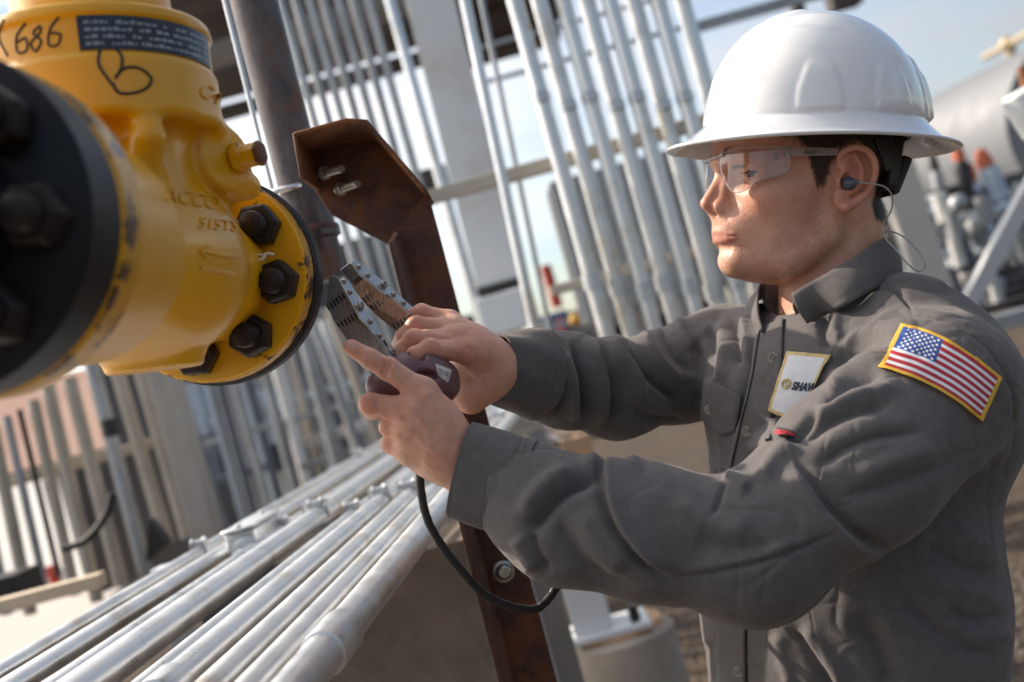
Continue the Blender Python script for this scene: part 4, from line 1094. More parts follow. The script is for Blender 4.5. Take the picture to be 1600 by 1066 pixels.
def make_skin():
    m, t, b = nmat('skin')
    def at(n): a = N(t, 'ShaderNodeAttribute'); a.attribute_name = n; return a.outputs['Fac']
    n1 = noise(t, 55, 6, .6); n2 = noise(t, 420, 3, .6); n3 = noise(t, 900, 2, .6)
    col = ramp(t, n1, [(.3, (.58, .30, .20)), (.5, (.66, .355, .245)), (.7, (.72, .41, .295))])
    col = mixc(t, rng(t, noise(t, 24, 5, .6), .48, .72, 0, .45), col, (.58, .235, .17))
    col = mixc(t, rng(t, n3, .62, .8, 0, .25), col, (.40, .20, .14))
    col = mixc(t, at('red'), col, (.56, .17, .12))
    col = mixc(t, at('lip'), col, (.42, .125, .10))
    st = N(t, 'ShaderNodeMath'); st.operation = 'MULTIPLY'; t.links.new(at('stub'), st.inputs[0]); t.links.new(rng(t, n3, .42, .60), st.inputs[1])
    col = mixc(t, st.outputs[0], col, (.16, .10, .075))
    col = mixc(t, at('scalp'), col, (.07, .042, .03))
    mole = rng(t, noise(t, 60, 1, .5), .79, .81); col = mixc(t, mole, col, (.25, .11, .07))
    t.links.new(col, b.inputs['Base Color'])
    b.inputs['Subsurface Weight'].default_value = .22; b.inputs['Subsurface Radius'].default_value = (.010, .0035, .0018); b.inputs['Subsurface Scale'].default_value = .6
    t.links.new(rng(t, n1, .3, .7, .38, .52), b.inputs['Roughness']); b.inputs['Specular IOR Level'].default_value = .45
    pr = bump(t, b, n2, .0005, .9); bump(t, b, n1, .0016, .45, pr)
    return m
skin = make_skin()
lo = np.min([GR[1][1], GR[2][1], P(900, 1180, 900), HC - 140], axis=0); lo[2] = 900; hi = np.array([HC[0] + 200, HC[1] + 115, 1400.])
lo[1] = -470
Vh, Qh = nets(f_bodyall, lo, hi, 1.45)
HANDF = [
 ('v', .7, 2.6, [(603, 563), (600, 574), (596, 588)]), ('v', .6, 2.4, [(608, 566), (606, 578), (602, 591)]), ('v', .5, 2.4, [(597, 562), (594, 572), (591, 583)]),
 ('v', .5, 2.4, [(578, 550), (574, 560), (570, 568)]), ('v', .45, 2.2, [(582, 552), (578, 562), (574, 571)]),
 ('r', .9, 5, [(690, 700), (664, 668), (650, 646)]), ('r', .8, 5, [(694, 712), (664, 696), (648, 682)]), ('r', .8, 5, [(700, 690), (684, 650), (672, 622)]),
 ('r', .6, 3.5, [(706, 728), (680, 708), (668, 680), (676, 655)]), ('r', .5, 3, [(700, 740), (672, 730), (655, 712)]), ('v', .8, 6, [(655, 660), (640, 658), (626, 652)]), ('v', .8, 5, [(652, 690), (636, 682), (622, 680)]),
 ('v', .5, 2.5, [(590, 624), (588, 632), (590, 641)]), ('v', .45, 2.5, [(594, 624), (593, 632), (595, 641)]),
 ('v', .6, 2.6, [(668, 533), (671, 540), (670, 548)]), ('v', .5, 2.4, [(675, 534), (678, 541), (677, 549)]), ('v', .5, 2.4, [(643, 520), (647, 527), (646, 534)]), ('v', .5, 2.4, [(646, 500), (650, 507), (649, 514)]),
 ('r', .9, 5, [(768, 566), (750, 556), (736, 551)]), ('r', .8, 5, [(764, 558), (742, 540), (722, 530)]), ('v', .5, 3, [(728, 540), (735, 548), (736, 558)]), ('r', .6, 3.5, [(774, 585), (752, 590), (735, 580), (722, 566)]),
 ('v', .7, 6, [(722, 540), (700, 536), (684, 534)]), ('v', .7, 5, [(712, 522), (690, 518), (668, 516)]),
 ('v', .6, 3, [(1129, 330), (1134, 336), (1140, 346)]), ('v', .5, 4, [(1143, 300), (1150, 312), (1152, 326)])]
Vh0 = Vh.copy(); Nn_, D_ = stroke_disp(Vh, Qh, HANDF, 1.0)
D_ += np.where(Vh[:, 0] < 60, .16 * vnoise(Vh, 5, 3) + .22 * vnoise(Vh, 11, 4), 0)
Vh = Vh + Nn_ * D_[:, None]
ql = (Vh - HC) @ HM.T; pxh = pix(Vh)
def blob(c, r, p=None): p = ql if p is None else p; return np.exp(-(((p - c) / np.asarray(r)) ** 2).sum(1))
inhead = (Vh[:, 0] > HC[0] - 140) & (Vh[:, 1] > HC[1] - 130)
sm = ql.copy(); sm[:, 2] = -np.abs(sm[:, 2])
red = .35 * blob(HL(1170, 315, -48), (28, 18, 22), sm) + .55 * blob(HL(1106, 318, 0), (14, 12, 16), sm) + .6 * blob(HL(1342, 270, -84), (26, 34, 12), sm) + .3 * blob(HL(1322, 318, -74), (12, 14, 12), sm)
def segd(p, pts):
    d = None
    for a, b in zip(pts[:-1], pts[1:]):
        ab = b - a; t = np.clip((p - a) @ ab / (ab @ ab), 0, 1); e = np.linalg.norm(p - a - t[:, None] * ab, axis=1); d = e if d is None else np.minimum(d, e)
    return d
E = HL
lipd = np.minimum(segd(sm, [E(1118, 364), E(1127, 365, -9), E(1136, 367, -17), E(1146, 369, -22)]) - 2.8, segd(sm, [E(1123, 375.5), E(1130, 375.5, -9), E(1138, 373.5, -17), E(1147, 370, -22)]) - 4.0)
lip = np.clip(1 - lipd / 2.0, 0, 1) * inhead
stub = .42 * np.exp(-(np.maximum(segd(sm, [E(1135, 400, -8), E(1180, 425, -30), E(1270, 395, -52), E(1296, 330, -62)]) - 15, 0) / 12) ** 2) + .35 * np.exp(-(segd(sm, [E(1120, 355, 0), E(1140, 360, -18)]) / 8) ** 2)
stub = stub * inhead * (1 - lip) * (ql[:, 1] < 10)
def inpoly(x, y, poly):
    r = np.zeros(len(x), bool); n = len(poly)
    for i in range(n):
        x0, y0 = poly[i]; x1, y1 = poly[(i + 1) % n]
        c = ((y0 > y) != (y1 > y)) & (x < (x1 - x0) * (y - y0) / (y1 - y0 + 1e-9) + x0); r ^= c
    return r
SIDE = [(1180, 180), (1222, 208), (1254, 222), (1266, 250), (1276, 290), (1288, 286), (1300, 240), (1330, 214), (1400, 200), (1460, 250), (1420, 345), (1368, 338), (1362, 300), (1352, 330), (1390, 150)]
SIDE = [(1120, 120), (1200, 205), (1240, 212), (1258, 224), (1267, 250), (1277, 289), (1287, 286), (1297, 255), (1308, 228), (1340, 216), (1368, 238), (1376, 262), (1370, 292), (1362, 318), (1368, 340), (1400, 352), (1450, 300), (1450, 100)]
def in_scalp(Vc):
    """hair zone, from the side view of the head, mirrored"""
    q = (Vc - HC) @ HM.T; q = q.copy(); q[:, 2] = -np.abs(q[:, 2]); pp = pix(HC + q @ HM)
    return inpoly(pp[:, 0], pp[:, 1], SIDE)
Nh = vnormals(Vh, Qh)
earmask = f_ear(np.where(True, sm, sm).astype(np.float32)) > 2.5
scalp = in_scalp(Vh) & inhead & (f_ear(sm.astype(np.float32)) > 3)
scalp = scalp.astype(float)
for _ in range(3): scalp = smoothmesh(np.repeat(scalp[:, None], 3, 1), Qh, 1, .5)[:, 0]
# knuckles and finger tips a little redder
for c_, r_, a_ in [((549, 543, 995), 11, .45), ((578, 633, 990), 11, .5), ((609, 667, 998), 10, .4), ((611, 693, 1006), 10, .4), ((659, 490, 1100), 10, .4), ((650, 509, 1082), 10, .4), ((646, 530, 1066), 10, .4), ((672, 545, 1056), 11, .45), ((731, 550, 1068), 14, .45), ((600, 574, 990), 9, .3)]:
    red = red + a_ * np.exp(-(((Vh - P(*c_)) / r_) ** 2).sum(1))
body = mobj('body', w2(Vh), Qh, skin, person, True, attrs=dict(red=np.clip(red, 0, 1), lip=lip * .55, stub=np.clip(stub, 0, 1), scalp=scalp))
bvh_b = BVHTree.FromPolygons([Vector(v) for v in w2(Vh)], Qh.tolist())
# finger nails
nailm, t_, b_ = nmat('finger_nail'); b_.inputs['Base Color'].default_value = (.62, .36, .30, 1); b_.inputs['Roughness'].default_value = .28; b_.inputs['Subsurface Weight'].default_value = .2; b_.inputs['Subsurface Radius'].default_value = (.004, .002, .001)
def nail(cx, cy, ang, L_, W_, bv, lift=.0005):
    n, m_ = 9, 7; V = []; Fc = []
    for i in range(n):
        for j in range(m_):
            u = i / (n - 1) * 2 - 1; v = j / (m_ - 1) * 2 - 1
            k = math.sqrt(max(0, 1 - (abs(u) ** 3.2) * .85)); x = u * L_; y = v * W_ * k
            px, py = cx + x * math.cos(ang) - y * math.sin(ang), cy + x * math.sin(ang) + y * math.cos(ang)
            d = (W(px, py, 1000) - CAM).normalized(); h = bv.ray_cast(CAM, d)
            V.append(h[0] - d * lift if h[0] is not None else W(px, py, 1000))
    for i in range(n - 1):
        for j in range(m_ - 1): Fc.append((i * m_ + j, i * m_ + j + 1, (i + 1) * m_ + j + 1, (i + 1) * m_ + j))
    return mobj('nail', V, Fc, nailm, person)
nail(549, 541, R_(32), 8.5, 6.5, bvh_b)
# eyes
white_e, t_, b_ = nmat('eye_white'); b_.inputs['Base Color'].default_value = (.45, .39, .36, 1); b_.inputs['Roughness'].default_value = .12
iris_e, t_, b_ = nmat('eye_iris'); b_.inputs['Base Color'].default_value = (.10, .075, .05, 1); b_.inputs['Roughness'].default_value = .1
pup_e, t_, b_ = nmat('eye_pupil'); b_.inputs['Base Color'].default_value = (.004, .004, .004, 1); b_.inputs['Roughness'].default_value = .08
for Ec in (EYE, EYE2):
    c = Vector(w2(H2C(Ec))); g_ = np.array([-.93, -.30, -.22]); g_ /= np.linalg.norm(g_); gd = (Vector(w2(H2C(Ec + g_ * 1000))) - c).normalized()
    m = MB(); R0 = .0119
    prof = []; mi_ = []
    angs = [0, 6, 12, 13, 20, 27, 28, 40, 60, 80, 100, 130, 160, 180]
    prof = [(math.cos(R_(a)) * (R0 + (.0006 if a < 25 else 0)), max(1e-5, math.sin(R_(a)) * (R0 + (.0006 if a < 25 else 0)))) for a in angs]
    m.lathe(c, gd, prof, 32, caps=False)
    for k, a in enumerate(angs[:-1]):
        for j in range(32): m.mi[k * 32 + j] = 2 if a < 12 else (1 if a < 27 else 0)
    m.build('eyeball', [white_e, iris_e, pup_e], person, auto=False)
# hair: short strands grown on the scalp
hairm, t_, b_ = nmat('brown_hair'); b_.inputs['Roughness'].default_value = .38
b_.inputs['Base Color'].default_value = (.045, .026, .017, 1)
t_.links.new(ramp(t_, noise(t_, 300, 3, .6), [(.3, (.022, .012, .008)), (.7, (.085, .05, .03))]), b_.inputs['Base Color'])
def strands(name, pts, nrm_, dirf, L_, wd, lift, par, jit=.35, seed=1):
    rg = np.random.RandomState(seed); n = len(pts)
    dr = dirf(pts) + rg.normal(0, jit, (n, 3)); dr -= nrm_ * (dr * nrm_).sum(1)[:, None]; dr /= np.linalg.norm(dr, axis=1)[:, None]
    ll = L_ * rg.uniform(.6, 1.2, n)[:, None]; side = np.cross(dr, nrm_); side *= wd
    a = pts - nrm_ * .4; b = pts + dr * ll * .5 + nrm_ * lift * 1.0; c = pts + dr * ll + nrm_ * lift * .9
    V = np.stack([a - side, a + side, b + side * .8, b - side * .8, c], 1).reshape(-1, 3); k = np.arange(n)[:, None] * 5
    F4 = (k + np.array([0, 1, 2, 3])); F3 = (k + np.array([3, 2, 4]))
    return mobj(name, w2(V), F4.tolist() + F3.tolist(), hairm, par)
rg = np.random.RandomState(4)
cand = np.where((scalp > .5))[0]
low = cand[(Vh[cand, 1] < P(1268, 150, 1190)[1])]
sel = rg.choice(low, 26000)
pts_h = Vh[sel] + rg.normal(0, .8, (len(sel), 3)); 
def hdir(p):
    q = (p - HC) @ HM.T; o = np.zeros_like(p); o[:, 1] = -1; back = np.clip((q[:, 0] - 20) / 60, -.4, 1); o += HX * (.35 * (1 - np.abs(back)))[:, None] - HX * (np.clip(back, 0, 1) * .15)[:, None]; return o
strands('hair', pts_h, Nh[sel], hdir, 8.5, .17, 1.5, person, .28)
# eyebrows
for sg in (1, -1):
    pts, ns = [], []
    for k in range(900):
        u = rg.uniform(0, 1); pos = E(1142 + 64 * u, 248 - 7 * math.sin(u * 2.6) + 3 * u * u + rg.normal(0, 2.6 * (1.1 - u * .6)), -14 - 34 * u)
        pos[2] *= sg; c = H2C(pos); h = bvh_b.find_nearest(Vector(w2(c)))
        pts.append(toc(h[0])); ns.append(toc(h[1] + CAM))
    pts, ns = np.array(pts), np.array(ns); ns /= np.linalg.norm(ns, axis=1)[:, None]
    strands('eyebrow', pts, ns, lambda p: np.tile(HX * 1.0 + HY * .25, (len(p), 1)), 6.5, .16, 1.0, person, .25, 3)
# upper lashes
for sg in (1, -1):
    m = MB(); pl = []
    for a in np.linspace(-34, 52, 9):
        a = R_(a); q = EYE + np.array([-math.cos(a) * 13.6, -2.0 + 1.6 * math.cos(a), -math.sin(a) * 13.6]); q[2] *= sg; pl.append(Vector(w2(H2C(q))))
    m.tube(pl, .00055, 6)
    for a in np.linspace(-30, 54, 34):
        a = R_(a); q = EYE + np.array([-math.cos(a) * 13.4, -1.8 + 1.4 * math.cos(a), -math.sin(a) * 13.4]); e_ = q + np.array([-math.cos(a) * 6, -1.5, -math.sin(a) * 5.5 - 1])
        q[2] *= sg; e_[2] *= sg; m.tube([Vector(w2(H2C(q))), Vector(w2(H2C(e_)))], [.00016, .00004], 4)
    m.build('eyelashes', hairm, person)
# ================================================================ hard hat
hat = empty('hard_hat', Vector(w2(HC + np.array([0, 75, 0]))), 'glossy white full brim hard hat on the head of the worker', 'hard hat')
KC = P(1270.3, 212, 1190)
KY = np.array([0., 1, -.052]); KY /= np.linalg.norm(KY)
KX = HX - KY * (HX @ KY); KX /= np.linalg.norm(KX); KZ = np.cross(KX, KY)     # sideways, away from the camera
if KZ[2] < 0: KZ = -KZ
def hatp(x, y, z): return KC + KX * x + KY * y + KZ * z
def sstep(a, b, x): t = np.clip((x - a) / (b - a), 0, 1); return t * t * (3 - 2 * t)
def hat_surface(na=240):
    A_, B_ = 113.6, 106.                       # dome half axes at the base
    H_ = 117.
    rows = []
    ts = np.concatenate([np.linspace(0, 1, 66)])
    for t in ts:                              # dome from the crown down to the junction
        ph = t * math.pi / 2
        rows.append(('d', ph))
    for u in np.linspace(.05, 1, 14): rows.append(('b', u))
    V = np.zeros((len(rows), na, 3)); th = np.arange(na) / na * 2 * math.pi
    for i, (k, u) in enumerate(rows):
        c, s_ = np.cos(th), np.sin(th)
        if k == 'd':
            rr_ = np.sin(u) ** .98; y = H_ * np.cos(u) if u < math.pi / 2 - 1e-6 else 0
            y = max(y, 0); x = A_ * rr_ * c; z = B_ * rr_ * s_
            yy = np.full(na, y + 8.)
            # moulded features
            lat = 1 - u / (math.pi / 2)       # 1 at crown
            crest = np.exp(-(z / 13.0) ** 4) * sstep(.10, .25, lat + .9 * (np.abs(c) < 2) * 0) * 3.6 * sstep(.02, .2, u)
            side = np.zeros(na)
            for a0, wd in ((-72, 12), (-112, 11.5), (72, 12), (112, 11.5)):
                da = (np.degrees(th) - a0 + 180) % 360 - 180
                wloc = wd * (1 - .35 * sstep(.08, .30, lat))
                side += (1 - sstep(wloc - 1.6, wloc + .2, np.abs(da))) * sstep(.012, .03, lat) * (1 - sstep(.22, .335 - .0006 * da * da, lat)) * 1.4
            rear = (1 - sstep(17, 26, np.abs((np.degrees(th) + 180) % 360 - 180))) * sstep(.01, .05, lat) * (1 - sstep(.36, .50, lat)) * 7
            rear += (1 - sstep(40, 43, np.abs((np.degrees(th) + 180) % 360 - 180))) * sstep(.0, .03, lat) * (1 - sstep(.25, .32, lat)) * 2.2
            off = crest + side + rear
            nx_, ny_, nz_ = c * np.sin(u) / A_, np.cos(u) / H_, s_ * np.sin(u) / B_
            nl = np.sqrt(nx_ ** 2 + ny_ ** 2 + nz_ ** 2) + 1e-9
            x = x + off * nx_ / nl; yy = yy + off * ny_ / nl; z = z + off * nz_ / nl
        else:
            A2 = 152.7 + 3 * np.maximum(-c, 0); B2 = 129
            flare = u ** 1.0
            x = (A_ + (A2 - A_) * flare) * c; z = (B_ + (B2 - B_) * flare) * s_
            droop = 4 * np.maximum(-c, 0) ** 2 + 2 * np.maximum(c, 0) ** 2
            yy = 8 - 22 * (1 - (1 - u) ** 1.7) - droop * u ** 2 + 2.5 * np.exp(-((u - 1) / .04) ** 2)
        V[i, :, 0] = x; V[i, :, 1] = yy; V[i, :, 2] = z
    return V
Sf = hat_surface()
nr_, na_ = Sf.shape[:2]
Wv = w2(KC + Sf[..., 0:1] * KX + Sf[..., 1:2] * KY + Sf[..., 2:3] * KZ).reshape(-1, 3)
Fq = [(i * na_ + j, (i + 1) * na_ + j, (i + 1) * na_ + (j + 1) % na_, i * na_ + (j + 1) % na_) for i in range(nr_ - 1) for j in range(na_)]
hm_, t_, b_ = nmat('glossy_white_plastic'); b_.inputs['Base Color'].default_value = (.76, .765, .77, 1); b_.inputs['Roughness'].default_value = .16; b_.inputs['Coat Weight'].default_value = 1.; b_.inputs['Coat Roughness'].default_value = .05
t_.links.new(rng(t_, noise(t_, 25, 6, .7), .35, .7, .05, .12), b_.inputs['Roughness'])
bump(t_, b_, noise(t_, 7, 2, .5), .0012, .25)
o = mobj('shell', Wv, Fq, hm_, hat)
md = o.modifiers.new('thick', 'SOLIDIFY'); md.thickness = .0026; md.offset = 0
# suspension: sweatband and ratchet
blackp = simple('black_plastic', (.018, .018, .02), .38, 0, .2, 40, 0)
sus = MB(); n = 96; V = []; Fc = []
for k in range(n):
    a = 2 * math.pi * k / n; c, s_ = math.cos(a), math.sin(a)
    for (y, rx, rz) in ((12, 99, 84), (-7 + 2 * c, 99.5, 82), (-7 + 2 * c, 97, 79), (12, 95.5, 80)):
        V.append(w2(hatp(2 + rx * c, y, rz * s_)))
Fc = [((k * 4 + u), (k * 4 + (u + 1) % 4), ((k + 1) % n) * 4 + (u + 1) % 4, ((k + 1) % n) * 4 + u) for k in range(n) for u in range(4)]
sus.add(V, Fc); sus.build('headband', blackp, hat)
def cpoly(pts, z0, z1): return [Vector(w2(HC + HL(x, y, z0) @ HM)) for x, y in pts], Vector(w2(HZ * (z1 - z0))) - Vector(Lc)
m = MB()
pl, off = cpoly([(1290, 205), (1392, 205), (1402, 232), (1390, 262), (1376, 250), (1368, 236), (1340, 216), (1292, 218)], -74, -70); m.prism(pl, off)
m.build('side_strap', blackp, hat, False, bevel=.001)
m = MB(); pl, off = cpoly([(1398, 210), (1416, 214), (1404, 296), (1388, 290)], -60, 60); m.prism(pl, off); m.build('nape_strap', blackp, hat, False, bevel=.003)
m = MB(); pl, off = cpoly([(1411, 240), (1430, 246), (1408, 302), (1394, 306)], -34, 34); m.prism(pl, off); m.build('ratchet', blackp, hat, False, bevel=.004)
m = MB(); pl, off = cpoly([(1366, 214), (1384, 212), (1400, 262), (1386, 268)], -77, -73); m.prism(pl, off); m.build('ratchet_arm', blackp, hat, False, bevel=.0015)

# ================================================================ safety glasses
gl = empty('safety_glasses', Vector(w2(H2C(HL(1180, 262, -40)))), 'clear wraparound safety glasses worn by the worker', 'glasses')
lens_m, t_, b_ = nmat('clear_polycarbonate')
t_.nodes.clear(); o_ = N(t_, 'ShaderNodeOutputMaterial'); tr = N(t_, 'ShaderNodeBsdfTransparent'); gs = N(t_, 'ShaderNodeBsdfGlossy', Roughness=.02); fr = N(t_, 'ShaderNodeFresnel'); fr.inputs[0].default_value = 1.55
tr.inputs[0].default_value = (.95, .945, .955, 1); mx_ = N(t_, 'ShaderNodeMixShader'); ad = N(t_, 'ShaderNodeMath'); ad.operation = 'MULTIPLY_ADD'; ad.inputs[1].default_value = 1.0; ad.inputs[2].default_value = .03
t_.links.new(fr.outputs[0], ad.inputs[0]); t_.links.new(ad.outputs[0], mx_.inputs[0]); t_.links.new(tr.outputs[0], mx_.inputs[1]); t_.links.new(gs.outputs[0], mx_.inputs[2]); t_.links.new(mx_.outputs[0], o_.inputs[0])
rim_m, t_, b_ = nmat('clear_plastic_rim'); b_.inputs['Base Color'].default_value = (.85, .86, .88, 1); b_.inputs['Roughness'].default_value = .08; b_.inputs['Transmission Weight'].default_value = .85; b_.inputs['IOR'].default_value = 1.35
def wrap_d(x):     # lateral position of the lens for a local x (back positive): superellipse wrap
    return x
# lens contour in the picture (near side), mapped on a wrapped ellipse in the head frame
XF = HL(1116, 265, 0)[0] - 3      # front of the lenses
LB = 72.; LA = 66.                # lateral half width and depth of the wrap
def on_wrap(px, py):
    """ray through the pixel meets the wrapped lens surface (vertical elliptical cylinder), near side"""
    o0 = -(HC @ HM.T); q = np.array([(px - 800) / FPX, (533 - py) / FPX, 1.]) @ HM.T
    cx = XF + LA
    a = (q[0] / LA) ** 2 + (q[2] / LB) ** 2; b = 2 * ((o0[0] - cx) * q[0] / LA ** 2 + o0[2] * q[2] / LB ** 2); c = ((o0[0] - cx) / LA) ** 2 + (o0[2] / LB) ** 2 - 1
    disc = max(b * b - 4 * a * c, 0); t = (-b - math.sqrt(disc)) / (2 * a); return H2C(o0 + q * t), disc
lens_poly = [(1131, 239), (1150, 233), (1180, 231), (1210, 230), (1231, 231), (1234, 246), (1233, 262), (1229, 268), (1215, 274), (1195, 279), (1178, 286), (1165, 296), (1154, 301), (1143, 298), (1134, 286), (1127, 268), (1124, 252), (1126, 244)]
lp = [tuple(v) for v in catmull([np.array(p_) for p_ in lens_poly] + [np.array(lens_poly[0])], 5)[:-1]]
def lens(mir):
    cen = (1180, 258); rings = 7; V = []; Fc = []; n = len(lp)
    for k in range(rings + 1):
        for (x, y) in lp:
            t = k / rings; c_, _ = on_wrap(cen[0] + (x - cen[0]) * t, cen[1] + (y - cen[1]) * t)
            if mir: l_ = (c_ - HC) @ HM.T; l_[2] = -l_[2]; c_ = H2C(l_)
            V.append(w2(c_))
    for k in range(rings):
        for j in range(n): Fc.append((k * n + j, k * n + (j + 1) % n, (k + 1) * n + (j + 1) % n, (k + 1) * n + j))
    o = mobj('lens', V, Fc, lens_m, gl)
    r = MB(); e = [Vector(v) for v in V[rings * n:]]; r.tube(e, .00075, 8, closed=True); r.build('lens_edge', rim_m, o)
    return o
lens(False); lens(True)
c1_, _ = on_wrap(1131, 242); l_ = (c1_ - HC) @ HM.T
br_ = MB(); pts = [H2C(np.array([l_[0] - 2 * math.cos(z / l_[2] * 1.57), l_[1], z])) for z in np.linspace(l_[2], -l_[2], 9)]
br_.tube([Vector(w2(p_)) for p_ in pts], .0022, 10); br_.build('bridge', rim_m, gl)
gtm, t_, b_ = nmat('smoky_clear_temple'); b_.inputs['Base Color'].default_value = (.42, .33, .30, 1); b_.inputs['Roughness'].default_value = .12; b_.inputs['Alpha'].default_value = .45
for sg in (1, -1):
    def Z(l): l = np.array(l); l[2] *= sg; return Vector(w2(H2C(l)))
    def S_(px, py, z): return HL(px, py, z)
    q = [S_(1228, 231, -70), S_(1270, 231, -77), S_(1306, 232, -80), S_(1316, 240, -80), S_(1316, 243, -80), S_(1270, 244, -77), S_(1228, 245, -70)]
    V = [Z(a_) for a_ in q] + [Z(a_ + np.array([0, 0, -1.8])) for a_ in q]; n = len(q)
    mobj('temple', V, [tuple(range(n)), tuple(range(2 * n - 1, n - 1, -1))] + [(i, n + i, n + (i + 1) % n, (i + 1) % n) for i in range(n)], gtm, gl, False)
    m = MB(); q = S_(1230, 238, -71); m.tube([Z(q + [0, 6, -1]), Z(q + [0, -6, -1])], .0022, 10); m.build('hinge', rim_m, gl)
    m = MB()
    for dy in (3.2, -1): m.tube([Z(S_(1212, 238, -68) + [0, dy, 0]), Z(S_(1230, 238, -71) + [0, dy, 0])], .0012, 8)
    m.build('hinge_arm', rim_m, gl)
Vt, Ft = flat_text('Bearkat', 6.5)
Vt = [HL(1272 + x * 1.55, 237.5 - y * 1.3, -79.2) for x, y, z in Vt]
# (text is mapped in pixels of the photograph: 6.5 high)
mobj('temple_print', w2(np.array([H2C(v) for v in Vt])), Ft, blackp, gl, False)

# ================================================================ ear plug with cord
ep = empty('ear_plug', Vector(w2(H2C(HL(1326, 286, -84)))), 'grey ear plug with a thin looping cord in the visible ear', 'ear plug')
gp = simple('grey_rubber', (.075, .085, .11), .5, 0, .2, 60, .0001)
c0 = Vector(w2(H2C(HL(1326, 287, -80)))); c1 = Vector(w2(H2C(HL(1337, 285, -96)))); ax = (c1 - c0).normalized(); Ll = (c1 - c0).length
prof = [(-.008, .002), (-.006, .0060), (0, .0068), (.003, .0064), (.004, .005)]
for k in range(4): prof += [(.005 + k * .0026, .0052 - .0006 * k), (.0063 + k * .0026, .0042 - .0006 * k)]
prof += [(.016, .0022), (.019, .0018), (.0192, .0004)]
MB().lathe(c0, ax, prof, 24).build('plug', gp, ep)
cord = [(1340, 285, 1094), (1360, 287, 1096), (1382, 292, 1102), (1394, 307, 1112), (1392, 330, 1120), (1379, 352, 1126), (1384, 372, 1124), (1400, 390, 1118), (1418, 412, 1112), (1436, 424, 1112), (1446, 414, 1118), (1434, 392, 1128), (1414, 372, 1136), (1394, 362, 1142), (1378, 364, 1150)]
MB().tube([Vector(w2(P(*c))) for c in catmull([np.array(c, float) for c in cord], 6)], .00085, 8).build('cord', simple('grey_cord', (.36, .35, .33), .5, 0, .1, 60, 0), ep)
# ================================================================ shirt
SHD = np.array(SHF) - np.array(SHN); SHD[1] = 0; SHD /= np.linalg.norm(SHD)     # across the shoulders, away
TN = np.array([SHD[2], 0, -SHD[0]])                                              # chest normal
if TN[0] > 0: TN = -TN
TM = np.stack([SHD, np.array([0, 1., 0]), TN * 1.30])
def tors(p, pts, rs, k=60):
    q = p @ TM.T.astype(np.float32)
    return chain(q, [TM @ np.asarray(a, float) for a in pts], rs, k) * .87
def f_shirt(p):
    d = tors(p, [P(1325, 745, 1190), P(1318, 840, 1182), P(1320, 960, 1178), P(1330, 1250, 1178)], [152, 152, 158, 168])
    yoke = chain(p, [SHN + np.array([8, 4, 20]), P(1418, 530, 1118), P(1330, 535, 1190), P(1205, 560, 1262), SHF + np.array([0, 4, -10])], [66, 58, 56, 52, 56], 30)
    d = smin(d, chain(p, [P(1300, 600, 1130), P(1190, 615, 1210)], [62, 62]), 60)
    d = smin(d, yoke, 50)
    d = smin(d, ell(p, P(1492, 635, 1110), (70, 88, 78)), 40)
    # near sleeve
    s1 = chain(p, [SHN, P(1338, 730, 975), ELN, P(1010, 831, 965), P(885, 814, 988), P(838, 786, 1000), P(795, 756, 1008)], [73, 68, 59, 54.5, 52, 46, 39], 22)
    d = smin(d, s1, 18)
    # far sleeve
    s2 = chain(p, [SHF, P(1060, 585, 1310), ELF, P(880, 594, 1192), P(835, 583, 1156)], [56, 53, 51, 46, 39], 24)
    d = smin(d, s2, 22)
    # neck hole
    d = smax(d, -caps(p, P(1300, 380, 1192), P(1308, 490, 1197), 67, 64), 6)
    return d
def cuffsdf(p, a, b, r0, r1, inner, tilt=None):
    a = np.asarray(a, float); b = np.asarray(b, float); ax = b - a; L_ = np.linalg.norm(ax); ax /= L_
    return ax, L_
